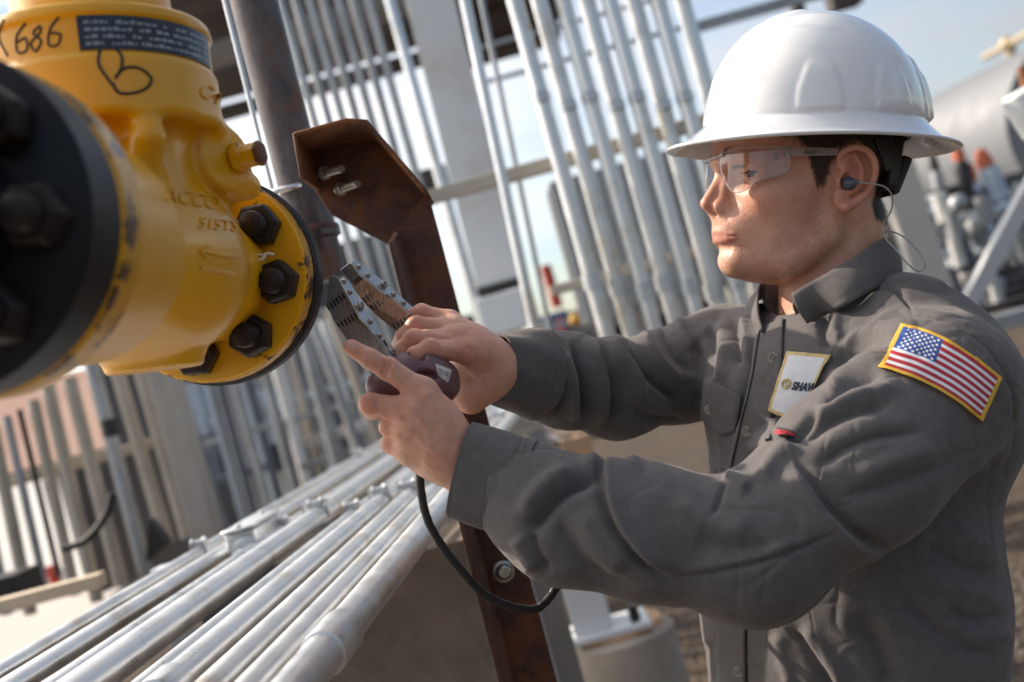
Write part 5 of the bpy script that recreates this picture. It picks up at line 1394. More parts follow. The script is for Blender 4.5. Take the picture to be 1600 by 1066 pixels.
# fold strokes: (kind, amplitude mm, half width px, [(px, py) ...]); r ridge, v valley, s step (high on the left of travel)
FOLDS = [
 # near sleeve
 ('s', 5.5, 11, [(1010, 730), (968, 724), (944, 728), (942, 752), (952, 800), (975, 842), (1010, 880), (1064, 912)]),
 ('v', 5.0, 13, [(946, 738), (915, 748), (878, 770), (848, 802), (822, 842)]),
 ('r', 4.5, 14, [(905, 722), (930, 716), (975, 716), (1010, 728)]),
 ('r', 4.0, 16, [(905, 735), (868, 748), (838, 775), (815, 812)]),
 ('r', 3.0, 12, [(806, 835), (818, 862), (838, 893)]),
 ('v', 2.5, 10, [(826, 830), (840, 868), (862, 900)]),
 ('v', 2.5, 16, [(868, 800), (890, 850), (940, 900), (1000, 925)]),
 ('r', 2.5, 20, [(905, 790), (930, 850), (980, 900)]),
 ('v', 1.6, 5, [(1138, 746), (1130, 766), (1122, 790), (1112, 812)]),
 ('r', 3.5, 11, [(1128, 745), (1150, 752), (1172, 770)]),
 ('r', 4.0, 14, [(1185, 758), (1200, 735), (1222, 708), (1252, 690)]),
 ('s', 4.5, 12, [(1400, 862), (1357, 851), (1322, 828), (1290, 795), (1270, 765), (1250, 735), (1240, 712)]),
 ('r', 3.0, 20, [(1225, 730), (1252, 775), (1290, 822), (1340, 862)]),
 ('v', 1.6, 4, [(1040, 904), (1100, 896), (1157, 886), (1220, 868), (1275, 845), (1312, 815)]),
 ('r', 1.2, 9, [(1060, 890), (1157, 874), (1220, 856), (1275, 832)]),
 ('v', 3.2, 11, [(1248, 702), (1285, 668), (1335, 642), (1400, 632)]),
 ('r', 3.5, 12, [(1262, 672), (1300, 640), (1350, 618), (1410, 608)]),
 ('v', 3.0, 10, [(1282, 640), (1315, 608), (1350, 590), (1385, 588)]),
 ('r', 3.4, 11, [(1288, 615), (1318, 580), (1360, 560), (1392, 556)]),
 ('v', 3.0, 9, [(1300, 582), (1328, 552), (1362, 535), (1395, 530)]),
 ('r', 2.6, 10, [(1306, 560), (1335, 528), (1372, 512), (1405, 506), (1450, 505)]),
 ('v', 2.4, 10, [(1270, 735), (1320, 700), (1380, 680), (1450, 676)]),
 ('r', 2.2, 16, [(1330, 745), (1400, 720), (1470, 700)]),
 ('v', 2.0, 14, [(1300, 780), (1370, 765), (1450, 740), (1520, 700)]),
 ('r', 2.0, 18, [(1050, 780), (1120, 820), (1180, 830)]),
 ('v', 2.0, 20, [(1080, 840), (1150, 860), (1220, 850)]),
 # armhole seam round the shoulder
 ('v', 1.6, 4, [(1335, 545), (1350, 515), (1385, 500), (1440, 492), (1500, 508), (1548, 545), (1580, 600), (1588, 660), (1578, 730)]),
 ('r', 1.2, 7, [(1345, 535), (1385, 492), (1440, 483), (1505, 498)]),
 ('v', 1.3, 3.5, [(1375, 440), (1400, 455), (1418, 475), (1428, 495)]),
 ('v', 1.3, 3.5, [(1300, 478), (1340, 458), (1375, 450), (1405, 456), (1425, 468)]),
 # torso near side
 ('v', 2.6, 11, [(1478, 935), (1498, 960), (1530, 970), (1575, 955)]),
 ('r', 2.4, 14, [(1500, 985), (1540, 995), (1585, 985)]),
 ('r', 2.2, 16, [(1440, 900), (1480, 915), (1530, 930), (1570, 925)]),
 ('v', 2.4, 14, [(1400, 910), (1440, 965), (1500, 1010), (1560, 1030)]),
 ('v', 4.0, 12, [(1225, 975), (1255, 1010), (1290, 1066), (1310, 1100)]),
 ('r', 3.5, 14, [(1250, 975), (1285, 1020), (1325, 1080)]),
 ('v', 3.5, 20, [(1330, 960), (1370, 1010), (1400, 1080)]),
 ('r', 2.0, 14, [(1480, 820), (1530, 850), (1560, 890)]),
 ('v', 3.0, 14, [(1440, 850), (1500, 880), (1555, 905)]),
 # chest
 ('v', 3.2, 8, [(1108, 505), (1112, 530), (1108, 560), (1100, 600)]),
 ('r', 3.2, 9, [(1124, 498), (1130, 530), (1128, 570), (1120, 600)]),
 ('v', 3.2, 8, [(1140, 492), (1150, 530), (1150, 575)]),
 ('r', 3.0, 8, [(1158, 490), (1168, 530), (1170, 570)]),
 ('v', 2.6, 8, [(1090, 520), (1092, 560), (1088, 610), (1085, 650)]),
 ('v', 2.2, 6, [(1182, 520), (1172, 570), (1160, 620), (1148, 690)]),
 ('v', 3.0, 9, [(1292, 480), (1285, 520), (1300, 548)]),
 ('r', 2.4, 9, [(1310, 478), (1305, 515), (1318, 535)]),
 ('v', 3.5, 9, [(1280, 640), (1255, 670), (1232, 700)]),
 ('v', 3.0, 10, [(1100, 1000), (1108, 1040), (1112, 1080)]),
 ('r', 2.6, 10, [(1210, 985), (1225, 1030), (1240, 1080)]),
 # far sleeve
 ('v', 4.5, 8, [(846, 560), (858, 590), (868, 620), (872, 655)]),
 ('r', 4.5, 10, [(868, 540), (884, 575), (896, 620), (896, 665)]),
 ('v', 5.0, 8, [(890, 528), (905, 560), (914, 600), (912, 650), (905, 672)]),
 ('r', 5.0, 10, [(918, 525), (932, 560), (940, 610), (936, 668)]),
 ('v', 5.0, 9, [(938, 530), (950, 570), (962, 600), (960, 640), (945, 680)]),
 ('r', 4.5, 11, [(958, 515), (972, 550), (995, 590), (1000, 640)]),
 ('v', 4.5, 9, [(975, 508), (985, 545), (1010, 580), (1045, 612), (1075, 640)]),
 ('r', 4.0, 10, [(1000, 500), (1010, 535), (1040, 575), (1075, 605)]),
 ('v', 4.0, 8, [(1030, 495), (1040, 525), (1065, 560), (1085, 590)]),
 ('r', 3.4, 9, [(1058, 492), (1066, 520), (1085, 550)]),
 ('r', 3.0, 9, [(838, 530), (850, 545), (858, 560)]),
 ('v', 2.6, 8, [(980, 640), (1020, 655), (1075, 660)]),
 ('v', 2.4, 8, [(835, 520), (860, 525), (885, 545)]),
]
def apply_folds(V, Q, folds, nz=1.0):
    Nn, D = stroke_disp(V, Q, folds, 1.9)
    # soft cloth unevenness
    q = V * 1.0
    D += nz * (1.5 * vnoise(q, 62, 1) + .8 * vnoise(q * np.array([1, .7, 1]) + 9, 27, 2) + .3 * vnoise(q, 12, 3))
    for sc2, am, sd, st in ((70, 1.5, 11, (1, .55, 1)), (44, 1.0, 12, (.6, 1, .8)), (26, .55, 13, (1, .7, 1))):
        wv_ = q * np.array(st) + 6 * np.stack([vnoise(q, 40, sd + 3), vnoise(q + 31, 40, sd + 4), vnoise(q + 77, 40, sd + 5)], 1)
        n_ = vnoise(wv_, sc2, sd); mk = np.clip(vnoise(q, 90, sd + 7) * 1.5 + .35, 0, 1)
        D += -am * mk * np.clip(1 - np.abs(n_) * 7, 0, 1) ** 1.4 + am * .5 * mk * np.exp(-((n_ - .2) / .1) ** 2)
    return V + Nn * D[:, None]
def make_cloth():
    m, t, b = nmat('charcoal_twill')
    c = N(t, 'ShaderNodeTexCoord')
    w1 = N(t, 'ShaderNodeTexWave', Scale=620.0, Distortion=1.5); w1.inputs['Detail'].default_value = 2; w1.bands_direction = 'DIAGONAL'; t.links.new(c.outputs['Object'], w1.inputs['Vector'])
    n1 = noise(t, 7, 6, .6); n2 = noise(t, 420, 3, .7); n3 = noise(t, 90, 5, .7)
    col = ramp(t, n3, [(.3, (.088, .081, .081)), (.7, (.128, .119, .118))])
    col = mixc(t, rng(t, n1, .35, .7, 0, .35), col, (.135, .126, .124))
    col = mixc(t, rng(t, n2, .5, .8, 0, .45), col, (.17, .157, .152))
    t.links.new(col, b.inputs['Base Color']); b.inputs['Roughness'].default_value = .85; b.inputs['Specular IOR Level'].default_value = .25
    b.inputs['Sheen Weight'].default_value = .22; b.inputs['Sheen Roughness'].default_value = .45; b.inputs['Sheen Tint'].default_value = (.75, .68, .66, 1)
    bump(t, b, n2, .0004, .8)
    return m
cloth = make_cloth()
Vs, Qs = nets(f_shirt, np.array([-120, -560, 850.]), np.array([660, 160, 1430.]), 3.0)
# fold detail wants a finer mesh: one round of subdivision done on the arrays
def subdivide(V, Q):
    nV = len(V); e = np.concatenate([np.sort(np.stack([Q[:, i], Q[:, (i + 1) % 4]], 1), 1) for i in range(4)])
    ue, inv = np.unique(e[:, 0].astype(np.int64) * nV + e[:, 1], return_inverse=True); a, b = ue // nV, ue % nV
    em = (V[a] + V[b]) / 2; fm = V[Q].mean(1); n = len(Q); E_ = [nV + inv[i * n:(i + 1) * n] for i in range(4)]; Fm = nV + len(ue) + np.arange(n)
    return np.vstack([V, em, fm]), np.concatenate([np.stack([Q[:, i], E_[i], Fm, E_[i - 1]], 1) for i in range(4)])
# trim the hem below the frame and the sleeve ends
Vs = smoothmesh(Vs, Qs, 2)
Vs2, Qs2 = subdivide(Vs, Qs); Vs2 = smoothmesh(Vs2, Qs2, 1)
Vs2 = apply_folds(Vs2, Qs2, FOLDS)
keep = (Vs2[Qs2].mean(1)[:, 1] > -520)
# open the cloth inside the cuffs
for WR_, OUT_ in ((P(795, 752, 1008), P(745, 742, 1018)), (P(835, 583, 1156), P(776, 576, 1118))):
    ax = OUT_ - WR_; ax /= np.linalg.norm(ax); fm = Vs2[Qs2].mean(1); hh = (fm - WR_) @ ax; rr_ = np.linalg.norm(fm - WR_ - hh[:, None] * ax, axis=1)
    keep &= ~((hh > 16) & (rr_ < 62))
Qk = Qs2[keep]; used = np.unique(Qk); mp2 = np.full(len(Vs2), -1); mp2[used] = np.arange(len(used)); Vk = Vs2[used]; Qk = mp2[Qk]
shirt = mobj('shirt', w2(Vk), Qk, cloth, person)
bvh_s = BVHTree.FromPolygons([Vector(v) for v in w2(Vk)], Qk.tolist())
def f_tonly(p): 
    return tors(p, [P(1325, 745, 1190), P(1318, 840, 1182), P(1320, 960, 1178), P(1330, 1250, 1178)], [152, 152, 158, 168])
def on_shirt(px, py, lift=0., torso=False):
    d = (W(px, py, 1000) - CAM).normalized(); h = bvh_s.ray_cast(CAM, d)
    if torso and h[0] is not None and 700 < py < 1000 or torso and py < 760 and px > 1215:
        hits = []; o_ = CAM.copy()
        for _ in range(5):
            hh_ = bvh_s.ray_cast(o_, d)
            if hh_[0] is None: break
            hits.append(hh_); o_ = hh_[0] + d * .001
        if hits:
            dep = lambda k: toc(np.array(k[0]))[2]
            deep = [k for k in hits if dep(k) > 1070 - (60 if py < 760 else 0) and k[1].dot(d) < 0]
            if deep: h = deep[0]
    if h[0] is None: return W(px, py, 1100)
    n = h[1] if h[1].dot(d) < 0 else -h[1]
    return h[0] + n * lift
# cuffs: own pieces, hollow, with stitched edges
thread = simple('grey_thread', (.16, .15, .148), .8, 0, .2, 90, 0)
def cuff(name, c0, c1, ex, ey, r0, r1, phase, n=96, rows=60, th=2.2, wob=1.6, seed=0):
    """c0 open wrist end, c1 sleeve end; ex, ey cross axes; elliptical radii r0, r1"""
    V = []
    prof = [(i / (rows - 1)) for i in range(rows)]
    ring_ = []
    for side_ in (0, 1):
        for t in (prof if side_ == 0 else prof[::-1]):
            c = c0 + (c1 - c0) * t; st = 0
            for tt, am in ((.05, .7), (.80, .8), (.88, -.4)): st -= am * math.exp(-((t - tt) / .018) ** 2)
            for k in range(n):
                a = 2 * math.pi * k / n
                w_ = wob * (math.sin(2 * a + seed) * .8 + math.sin(3 * a + seed * 2 + t * 2) * .7 + .5 * math.sin(7 * a + t * 5))
                rx = r0[0] + (r1[0] - r0[0]) * t + w_ + (st if side_ == 0 else -th); ry = r0[1] + (r1[1] - r0[1]) * t + w_ + (st if side_ == 0 else -th)
                V.append(c + ex * math.cos(a) * rx + ey * math.sin(a) * ry)
    R2 = rows * 2; Fc = [(i * n + k, i * n + (k + 1) % n, (i + 1) % R2 * n + (k + 1) % n, (i + 1) % R2 * n + k) for i in range(R2) for k in range(n)]
    o = mobj(name, w2(np.array(V)), Fc, cloth, shirt)
    A_ = np.array(V).reshape(R2, n, 3)
    for nm_, t in (('edge_stitching', .055), ('seam_stitching', .80), ('seam_stitching', .87)):
        m = MB()
        x = t * (rows - 1); i = int(x); ring = A_[i] * (1 - x + i) + A_[i + 1] * (x - i); ring = ring + (ring - ring.mean(0)) / np.linalg.norm(ring - ring.mean(0), axis=1)[:, None] * .25
        for k in range(n):
            p0, p1 = ring[k], ring[(k + 1) % n]; m.tube([Vector(w2(p0 * .95 + p1 * .05)), Vector(w2(p0 * .30 + p1 * .70))], .00028, 5)
        m.build(nm_, thread, o)
    return o
def frame(ax, up):
    ax = ax / np.linalg.norm(ax); e1 = up - ax * (up @ ax); e1 /= np.linalg.norm(e1); return e1, np.cross(ax, e1)
c0 = P(719, 736, 1014); c1 = P(822, 762, 1006); e1, e2 = frame(c1 - c0, P(745, 665, 1014) - P(693, 806, 1014))
cuff('cuff', c0, c1, e1, e2, (42.5, 38), (43, 42), 0, seed=1)
c0 = P(770, 574, 1120); c1 = P(840, 583, 1158); e1, e2 = frame(c1 - c0, np.array([-.1, 1, 0.]))
cuff('cuff', c0, c1, e1, e2, (33, 32), (47, 45.5), 0, seed=2.2)
# stitching lines on the near cuff
thread = simple('grey_thread', (.09, .085, .083), .8, 0, .2, 90, 0)

# projected strips, patches and pockets
def patch(name, outline_fn, nu, nv, lift, mat, parent, th=.0012, mi=None, smooth=True, torso=False):
    """grid mapped on the shirt; outline_fn(u, v) -> pixel"""
    G = [[outline_fn(i / nu, j / nv) for j in range(nv + 1)] for i in range(nu + 1)]
    top = [[on_shirt(*G[i][j], lift, torso) for j in range(nv + 1)] for i in range(nu + 1)]
    A = np.array([[list(v) for v in r] for r in top])
    for _ in range(3):      # relax depth ripples a little
        B_ = A.copy(); B_[1:-1] += .5 * ((A[:-2] + A[2:]) / 2 - A[1:-1]); B_[:, 1:-1] += .5 * ((B_[:, :-2] + B_[:, 2:]) / 2 - B_[:, 1:-1]); A = B_
    nrm2 = (np.array(CAM) - A); nrm2 /= np.linalg.norm(nrm2, axis=2)[..., None]
    Bt = A - nrm2 * (th + lift)
    V = np.concatenate([A.reshape(-1, 3), Bt.reshape(-1, 3)]); K = (nu + 1) * (nv + 1); id_ = lambda i, j: i * (nv + 1) + j
    Fc, MI = [], []
    for i in range(nu):
        for j in range(nv): Fc.append((id_(i, j), id_(i + 1, j), id_(i + 1, j + 1), id_(i, j + 1))); MI.append(mi(i, j) if mi else 0)
    b = [id_(i, 0) for i in range(nu)] + [id_(nu, j) for j in range(nv)] + [id_(i, nv) for i in range(nu, 0, -1)] + [id_(0, j) for j in range(nv, 0, -1)]
    for a_, c_ in zip(b, b[1:] + b[:1]): Fc.append((a_, a_ + K, c_ + K, c_)); MI.append(mi(0, 0) if mi else 0)
    o = mobj(name, V, Fc, mat, parent, smooth, MI); o.data.update()
    return o, A
def bil(c00, c10, c11, c01, bow=(0, 0, 0, 0)):
    """c00 top left, c10 top right, c11 bottom right, c01 bottom left; bow px for top, right, bottom, left"""
    c = [np.array(k, float) for k in (c00, c10, c11, c01)]
    def f(u, v):
        p_ = c[0] * (1 - u) * (1 - v) + c[1] * u * (1 - v) + c[2] * u * v + c[3] * (1 - u) * v
        du = (c[1] - c[0]) / np.linalg.norm(c[1] - c[0]); pn = np.array([du[1], -du[0]])
        p_ = p_ + pn * (bow[0] * (1 - v) + bow[2] * v) * math.sin(math.pi * u)
        return tuple(p_)
    return f
def path_strip(L1, L2):
    A = catmull([np.array(k, float) for k in L1], 8); B_ = catmull([np.array(k, float) for k in L2], 8)
    def f(u, v):
        def at(C_, t): x = t * (len(C_) - 1); i = min(int(x), len(C_) - 2); return C_[i] * (1 - x + i) + C_[i + 1] * (x - i)
        return tuple(at(A, u) * (1 - v) + at(B_, u) * v)
    return f
# placket
patch('placket', path_strip([(1190, 512), (1178, 590), (1160, 665), (1143, 745), (1132, 860), (1124, 960), (1122, 1090)], [(1226, 500), (1222, 590), (1206, 665), (1188, 745), (1176, 860), (1168, 960), (1168, 1090)]), 120, 8, .0022, cloth, shirt, torso=True)
patch('placket_edge', path_strip([(1186, 514), (1173, 590), (1155, 665), (1140, 735)], [(1191, 514), (1179, 590), (1161, 665), (1146, 735)]), 50, 2, .0034, cloth, shirt, torso=True)
# far pocket with flap
patch('pocket', bil((1108, 650), (1152, 668), (1144, 738), (1110, 726)), 16, 24, .0016, cloth, shirt, torso=True)
patch('pocket_flap', path_strip([(1113, 596), (1136, 606), (1160, 617)], [(1098, 652), (1130, 679), (1151, 674)]), 18, 14, .0032, cloth, shirt)
# near pocket under the name patch
patch('pocket_flap', bil((1200, 652), (1262, 655), (1250, 692), (1198, 690)), 18, 10, .0034, cloth, shirt, torso=True)
btn = simple('pearl_button', (.34, .30, .24), .25, 0, .25, 150, 0)
def button(px, py, r=.0052, lift=.003):
    c = on_shirt(px, py, lift); ax = (CAM - c).normalized(); ax = (ax + Vector((-.15, 0, 0))).normalized()
    m = MB().lathe(c - ax * .002, ax, [(0, r * .9), (.0022, r), (.0032, r * .97), (.0034, r * .8), (.0026, r * .66), (.0025, .0003)], 28)
    m.build('button', btn, shirt)
    m = MB(); x0 = ax.orthogonal().normalized(); y0 = ax.cross(x0)
    for sx, sy in ((1, 1), (1, -1), (-1, 1), (-1, -1)): m.sphere(c + ax * .0010 + (x0 * sx + y0 * sy) * r * .25, .0007, 8)
    m.build('button_hole', black_steel, shirt)
for x, y in ((1211, 561), (1171, 674), (1158, 1049), (1113, 640)): button(x, y)
# name patch
gold_t = simple('gold_thread', (.72, .42, .04), .65, 0, .15, 220, .0003); white_t = simple('white_twill', (.74, .74, .76), .75, 0, .05, 220, .0002)
red_t = simple('red_thread', (.42, .02, .035), .7, 0, .12, 220, .0003); blue_t = simple('blue_thread', (.03, .08, .30), .7, 0, .12, 220, .0003); navy_t = simple('navy_thread', (.03, .035, .06), .7, 0, .1, 220, 0)
pale_gold = simple('pale_gold_thread', (.62, .46, .20), .65, 0, .15, 220, .0003)
nf = bil((1233, 552), (1299, 557), (1252, 651), (1204, 641), (0, 0, -5, 0))
mi_b = lambda nu, nv, wu, wv: (lambda i, j: 1 if (i < wu or i >= nu - wu or j < wv or j >= nv - wv) else 0)
np_, NA = patch('name_patch', nf, 40, 56, .0042, [white_t, pale_gold], shirt, .002, mi_b(40, 56, 3, 3), torso=True)
def surf_from(A, u, v, lift):
    nu, nv = A.shape[0] - 1, A.shape[1] - 1; x, y = np.clip(u, 0, 1) * nu, np.clip(v, 0, 1) * nv; i, j = min(int(x), nu - 1), min(int(y), nv - 1); a, b = x - i, y - j
    p_ = A[i, j] * (1 - a) * (1 - b) + A[i + 1, j] * a * (1 - b) + A[i + 1, j + 1] * a * b + A[i, j + 1] * (1 - a) * b
    n = np.array(CAM) - p_; return p_ + n / np.linalg.norm(n) * lift
Vt, Ft = flat_text('SHAW', .215, .012)
Vt3 = [surf_from(NA, .735 + x * .98, .52 - y * .78 + .0 * x, .0009) for x, y, z in Vt]
mobj('patch_lettering', Vt3, Ft, navy_t, np_, False)
m = MB()
for rad in (.105, .068):
    m.tube([Vector(surf_from(NA, .25 + rad * math.cos(a), .50 + rad * .72 * math.sin(a), .0009)) for a in np.linspace(0, 2 * math.pi, 24)[:-1]], .0005, 6, closed=True)
for x, y in ((.23, .46), (.27, .54)): m.tube([Vector(surf_from(NA, x, y - .03, .0009)), Vector(surf_from(NA, x + .005, y + .03, .0009))], .0007, 6)
m.build('patch_emblem', pale_gold, np_)
# pocket tag
pt, PA = patch('pocket_tag', bil((1220, 674), (1240, 679), (1236, 691), (1216, 686)), 8, 6, .0055, [simple('black_tag', (.02, .02, .025), .6, 0, .1), red_t], shirt, .001, lambda i, j: 1 if j >= 2 else 0)
Vt, Ft = flat_text('TW', .6)
mobj('tag_lettering', [surf_from(PA, .5 + x * .55, .66 - y * .8, .0006) for x, y, z in Vt], Ft, black_steel, pt, False)
# flag patch
ff_ = path_strip([(1411, 509), (1460, 524), (1515, 556), (1561, 592)], [(1374, 578), (1430, 597), (1484, 625), (1530, 659)])
NU, NV = 110, 66
def fmi(i, j):
    if i < 4 or i >= NU - 4 or j < 4 or j >= NV - 4: return 0
    s_ = int((j - 4) / (NV - 8) * 13); s_ = min(s_, 12)
    if (i - 4) / (NU - 8) < .42 and s_ < 7: return 3
    return 1 if s_ % 2 == 0 else 2
fp, FA = patch('flag_patch', ff_, NU, NV, .0038, [gold_t, red_t, white_t, blue_t], shirt, .002, fmi)
m = MB()
def star(u, v, r):
    V = []
    for k in range(10):
        a = -math.pi / 2 + k * math.pi / 5; rr_ = r if k % 2 == 0 else r * .45
        V.append(surf_from(FA, u + rr_ * math.cos(a), v + rr_ * 1.75 * math.sin(a), .0006))
    c_ = surf_from(FA, u, v, .0008); m.add(V + [c_], [(k, (k + 1) % 10, 10) for k in range(10)])
for row in range(9):
    nst = 6 if row % 2 == 0 else 5
    for k in range(nst):
        star(.06 + .364 * ((k + .5) / 6 if nst == 6 else (k + 1) / 6), .085 + .445 * (row + .5) / 9, .0185)
m.build('stars', white_t, fp, False)
# collar
def collar(name, T, B_, th=1.8, nv=8):
    sur = lambda b: toc(np.array(on_shirt(b[0], b[1], .005))) if len(b) > 3 else P(*b)
    Tc = catmull([sur(t) for t in T], 8); Bc = catmull([sur(b) for b in B_], 8); n = len(Tc); V = []
    for lay in (0, 1):
        for i in range(n):
            for j in range(nv + 1):
                v = j / nv; p_ = Tc[i] * (1 - v) + Bc[i] * v
                c_ = P(1310, 450, 1196); out_ = p_ - c_; out_[1] *= .3; out_ /= np.linalg.norm(out_)
                bow = 4.5 * math.sin(math.pi * v) + 1.1 * math.exp(-((v - .9) / .04) ** 2) * -1
                V.append(p_ + out_ * (bow - lay * th * 1.6))
    K = n * (nv + 1); Fc = []
    idd = lambda i, j: i * (nv + 1) + j
    for i in range(n - 1):
        for j in range(nv): q = (idd(i, j), idd(i + 1, j), idd(i + 1, j + 1), idd(i, j + 1)); Fc += [q, tuple(k + K for k in q[::-1])]
    b = [idd(i, 0) for i in range(n - 1)] + [idd(n - 1, j) for j in range(nv)] + [idd(i, nv) for i in range(n - 1, 0, -1)] + [idd(0, j) for j in range(nv, 0, -1)]
    for a_, c_ in zip(b, b[1:] + b[:1]): Fc.append((c_, a_, a_ + K, c_ + K))
    return mobj(name, w2(np.array(V)), Fc, cloth, shirt)
COLT = [(1236, 459, 1112), (1262, 443, 1106), (1296, 424, 1104), (1336, 400, 1108), (1366, 381, 1128), (1384, 371, 1160), (1386, 372, 1205), (1368, 380, 1245), (1330, 398, 1268), (1280, 420, 1272), (1226, 434, 1262), (1198, 438, 1246), (1186, 444, 1216)]
COLB = [(1264, 512, 0, 1), (1290, 497, 0, 1), (1320, 478, 1080), (1352, 459, 1082), (1382, 442, 1100), (1405, 428, 1140), (1410, 424, 1205), (1392, 428, 1260), (1340, 440, 1290), (1270, 452, 1296), (1205, 462, 1288), (1162, 486, 1262), (1195, 526, 0, 1)]
collar('collar', COLT, COLB)
STT = [(x + 4, y + 3, z + (3 if z < 1190 else -3)) for x, y, z in COLT]
STB = [(1243, 492, 1120), (1268, 478, 1113), (1298, 462, 1110), (1336, 442, 1114), (1364, 424, 1132), (1380, 412, 1162), (1382, 412, 1205), (1366, 420, 1240), (1330, 436, 1262), (1280, 452, 1266), (1240, 470, 1256), (1222, 486, 1232), (1208, 496, 1200)]
collar('collar_stand', STT, STB)
button(1274, 496, .0044, .014)
# trousers and boots (below the frame)
den = simple('dark_denim', (.03, .04, .07), .8, 0, .2, 60, .0003)
dn_ = toc(np.array(Lc) + np.array([0, 0, -1])); dn_ = dn_ / np.linalg.norm(dn_)
hipc = P(1346, 1200, 1182)
zh = w2(hipc)[2]
def legpt(side_, h, fw=0.): return hipc + SHD * side_ * 95 + dn_ * h + TN * fw
hgt = zh * 1000
def f_tr(p):
    d = tors(p, [P(1346, 1160, 1180), P(1347, 1290, 1180)], [170, 165])
    for s_ in (-1, 1): d = smin(d, chain(p, [legpt(s_, 60), legpt(s_, hgt * .5, 15), legpt(s_, hgt - 90)], [88, 70, 60]), 40)
    return d
lo = np.minimum(P(1346, 1130, 1180) - 330, legpt(0, hgt) - 330); hi = np.maximum(P(1346, 1130, 1180) + 330, legpt(0, hgt) + 330)
Vt_, Qt_ = nets(f_tr, lo, hi, 9.0); mobj('trousers', w2(Vt_), Qt_, den, person)
def f_bt(p):
    d = None
    for s_ in (-1, 1):
        e = smin(caps(p, legpt(s_, hgt - 190), legpt(s_, hgt - 50), 52, 48), caps(p, legpt(s_, hgt - 48), legpt(s_, hgt - 42, 150), 46, 40), 30)
        d = e if d is None else np.minimum(d, e)
    return d
Vt_, Qt_ = nets(f_bt, legpt(0, hgt) - 380, legpt(0, hgt) + 380, 8.0); mobj('boots', w2(Vt_), Qt_, simple('brown_leather', (.09, .05, .03), .6, 0, .2), person)
# ================================================================ yoke tool
tool = empty('inspection_yoke', W(640, 575, 1060), 'maroon handled inspection yoke with two jointed slotted steel legs held in both hands', 'inspection tool')
def make_maroon():
    m, t, b = nmat('maroon_vinyl'); n1 = noise(t, 30, 6, .6)
    t.links.new(ramp(t, n1, [(.3, (.13, .065, .075)), (.7, (.18, .095, .105))]), b.inputs['Base Color']); b.inputs['Roughness'].default_value = .42
    bump(t, b, noise(t, 160, 4, .6), .0003, .5); return m
maroon = make_maroon()
f = lambda x, y, z: P(x, y, z)
def f_tool(p):
    d = chain(p, [f(598, 604, 1046), f(640, 588, 1052), f(676, 596, 1064), f(690, 603, 1074)], [15, 19, 19.5, 17.5], 10)
    d = smin(d, sph(p, f(636, 574, 1050), 13), 8)
    d = smin(d, caps(p, f(668, 573, 1062), f(693, 588, 1072), 14, 14), 5)
    d = smin(d, sph(p, f(592, 605, 1040), 11), 6)
    d = smax(d, -ell(p, f(668, 588, 1038), (12, 5, 12)), 5)
    d = smax(d, -sph(p, f(651, 556, 1048), 8), 4)
    d = smax(d, -ell(p, f(700, 628, 1052), (26, 6, 20)), 8)
    return d
Vt_, Qt_ = nets(f_tool, P(560, 660, 1000), P(745, 540, 1110) + np.array([0, 0, 0]), 1.2)
mobj('handle', w2(Vt_), Qt_, maroon, tool)
bt = BVHTree.FromPolygons([Vector(v) for v in w2(Vt_)], Qt_.tolist())
lab_pts = [(680, 568), (706, 578), (700, 598), (684, 586)]
def on_b(px, py, bv, lift):
    d = (W(px, py, 1000) - CAM).normalized(); h = bv.ray_cast(CAM, d); return (h[0] - d * lift) if h[0] is not None else W(px, py, 1055)
G = bil(*lab_pts); V = [on_b(*G(i / 10, j / 8), bt, .0006) for i in range(11) for j in range(9)]
lb_ = mobj('label', V, [(i * 9 + j, i * 9 + j + 1, (i + 1) * 9 + j + 1, (i + 1) * 9 + j) for i in range(10) for j in range(8)], simple('paper_label', (.55, .53, .52), .5, 0, .1, 80, 0), tool)
m = MB()
for row, (u0, u1, v, t_) in enumerate([(.15, .5, .3, .05), (.15, .62, .46, .04), (.2, .55, .60, .04), (.62, .92, .30, .05), (.64, .92, .42, .05), (.66, .94, .54, .06), (.3, .9, .8, .07)]):
    q = [on_b(*G(a, b), bt, .0009) for a, b in ((u0, v), (u1, v), (u1, v + t_), (u0, v + t_))]; m.add(q, [(0, 1, 2, 3)])
m.build('label_print', black_steel, lb_, False)
lam_d, t_, b_ = nmat('laminated_dark_steel')
wv = N(t_, 'ShaderNodeTexWave', Scale=260.0, Distortion=.6); wv.bands_direction = 'X'; c_ = N(t_, 'ShaderNodeTexCoord'); t_.links.new(c_.outputs['UV'], wv.inputs['Vector'])
def lam(name, c0, c1, ro, me):
    m, t, b = nmat(name); n1 = noise(t, 500, 4, .7, stretch=(1, 1, .12)); n2 = noise(t, 30, 6, .6)
    col = ramp(t, n1, [(.35, c0), (.65, c1)]); col = mixc(t, rng(t, n2, .5, .75, 0, .5), col, tuple(x * .6 for x in c0))
    t.links.new(col, b.inputs['Base Color']); b.inputs['Roughness'].default_value = ro; b.inputs['Metallic'].default_value = me; bump(t, b, n1, .0004, .8); return m
dark_lam = lam('dark_laminate', (.17, .17, .175), (.30, .295, .29), .42, .35)
cop_lam = lam('copper_reflection_laminate', (.22, .12, .085), (.36, .22, .16), .42, .55)  # steel with the copper reflection put into the base colour
strip_m = simple('brushed_side_strip', (.42, .43, .41), .35, .75, .15, 60, .0001)
screw_m = simple('screw_steel', (.36, .34, .32), .28, .9, .15, 80, 0)
def legplane(x0, y0, d0, kx, ky):
    return lambda x, y: P(x, y, d0 + kx * (x - x0) + ky * (y - y0))
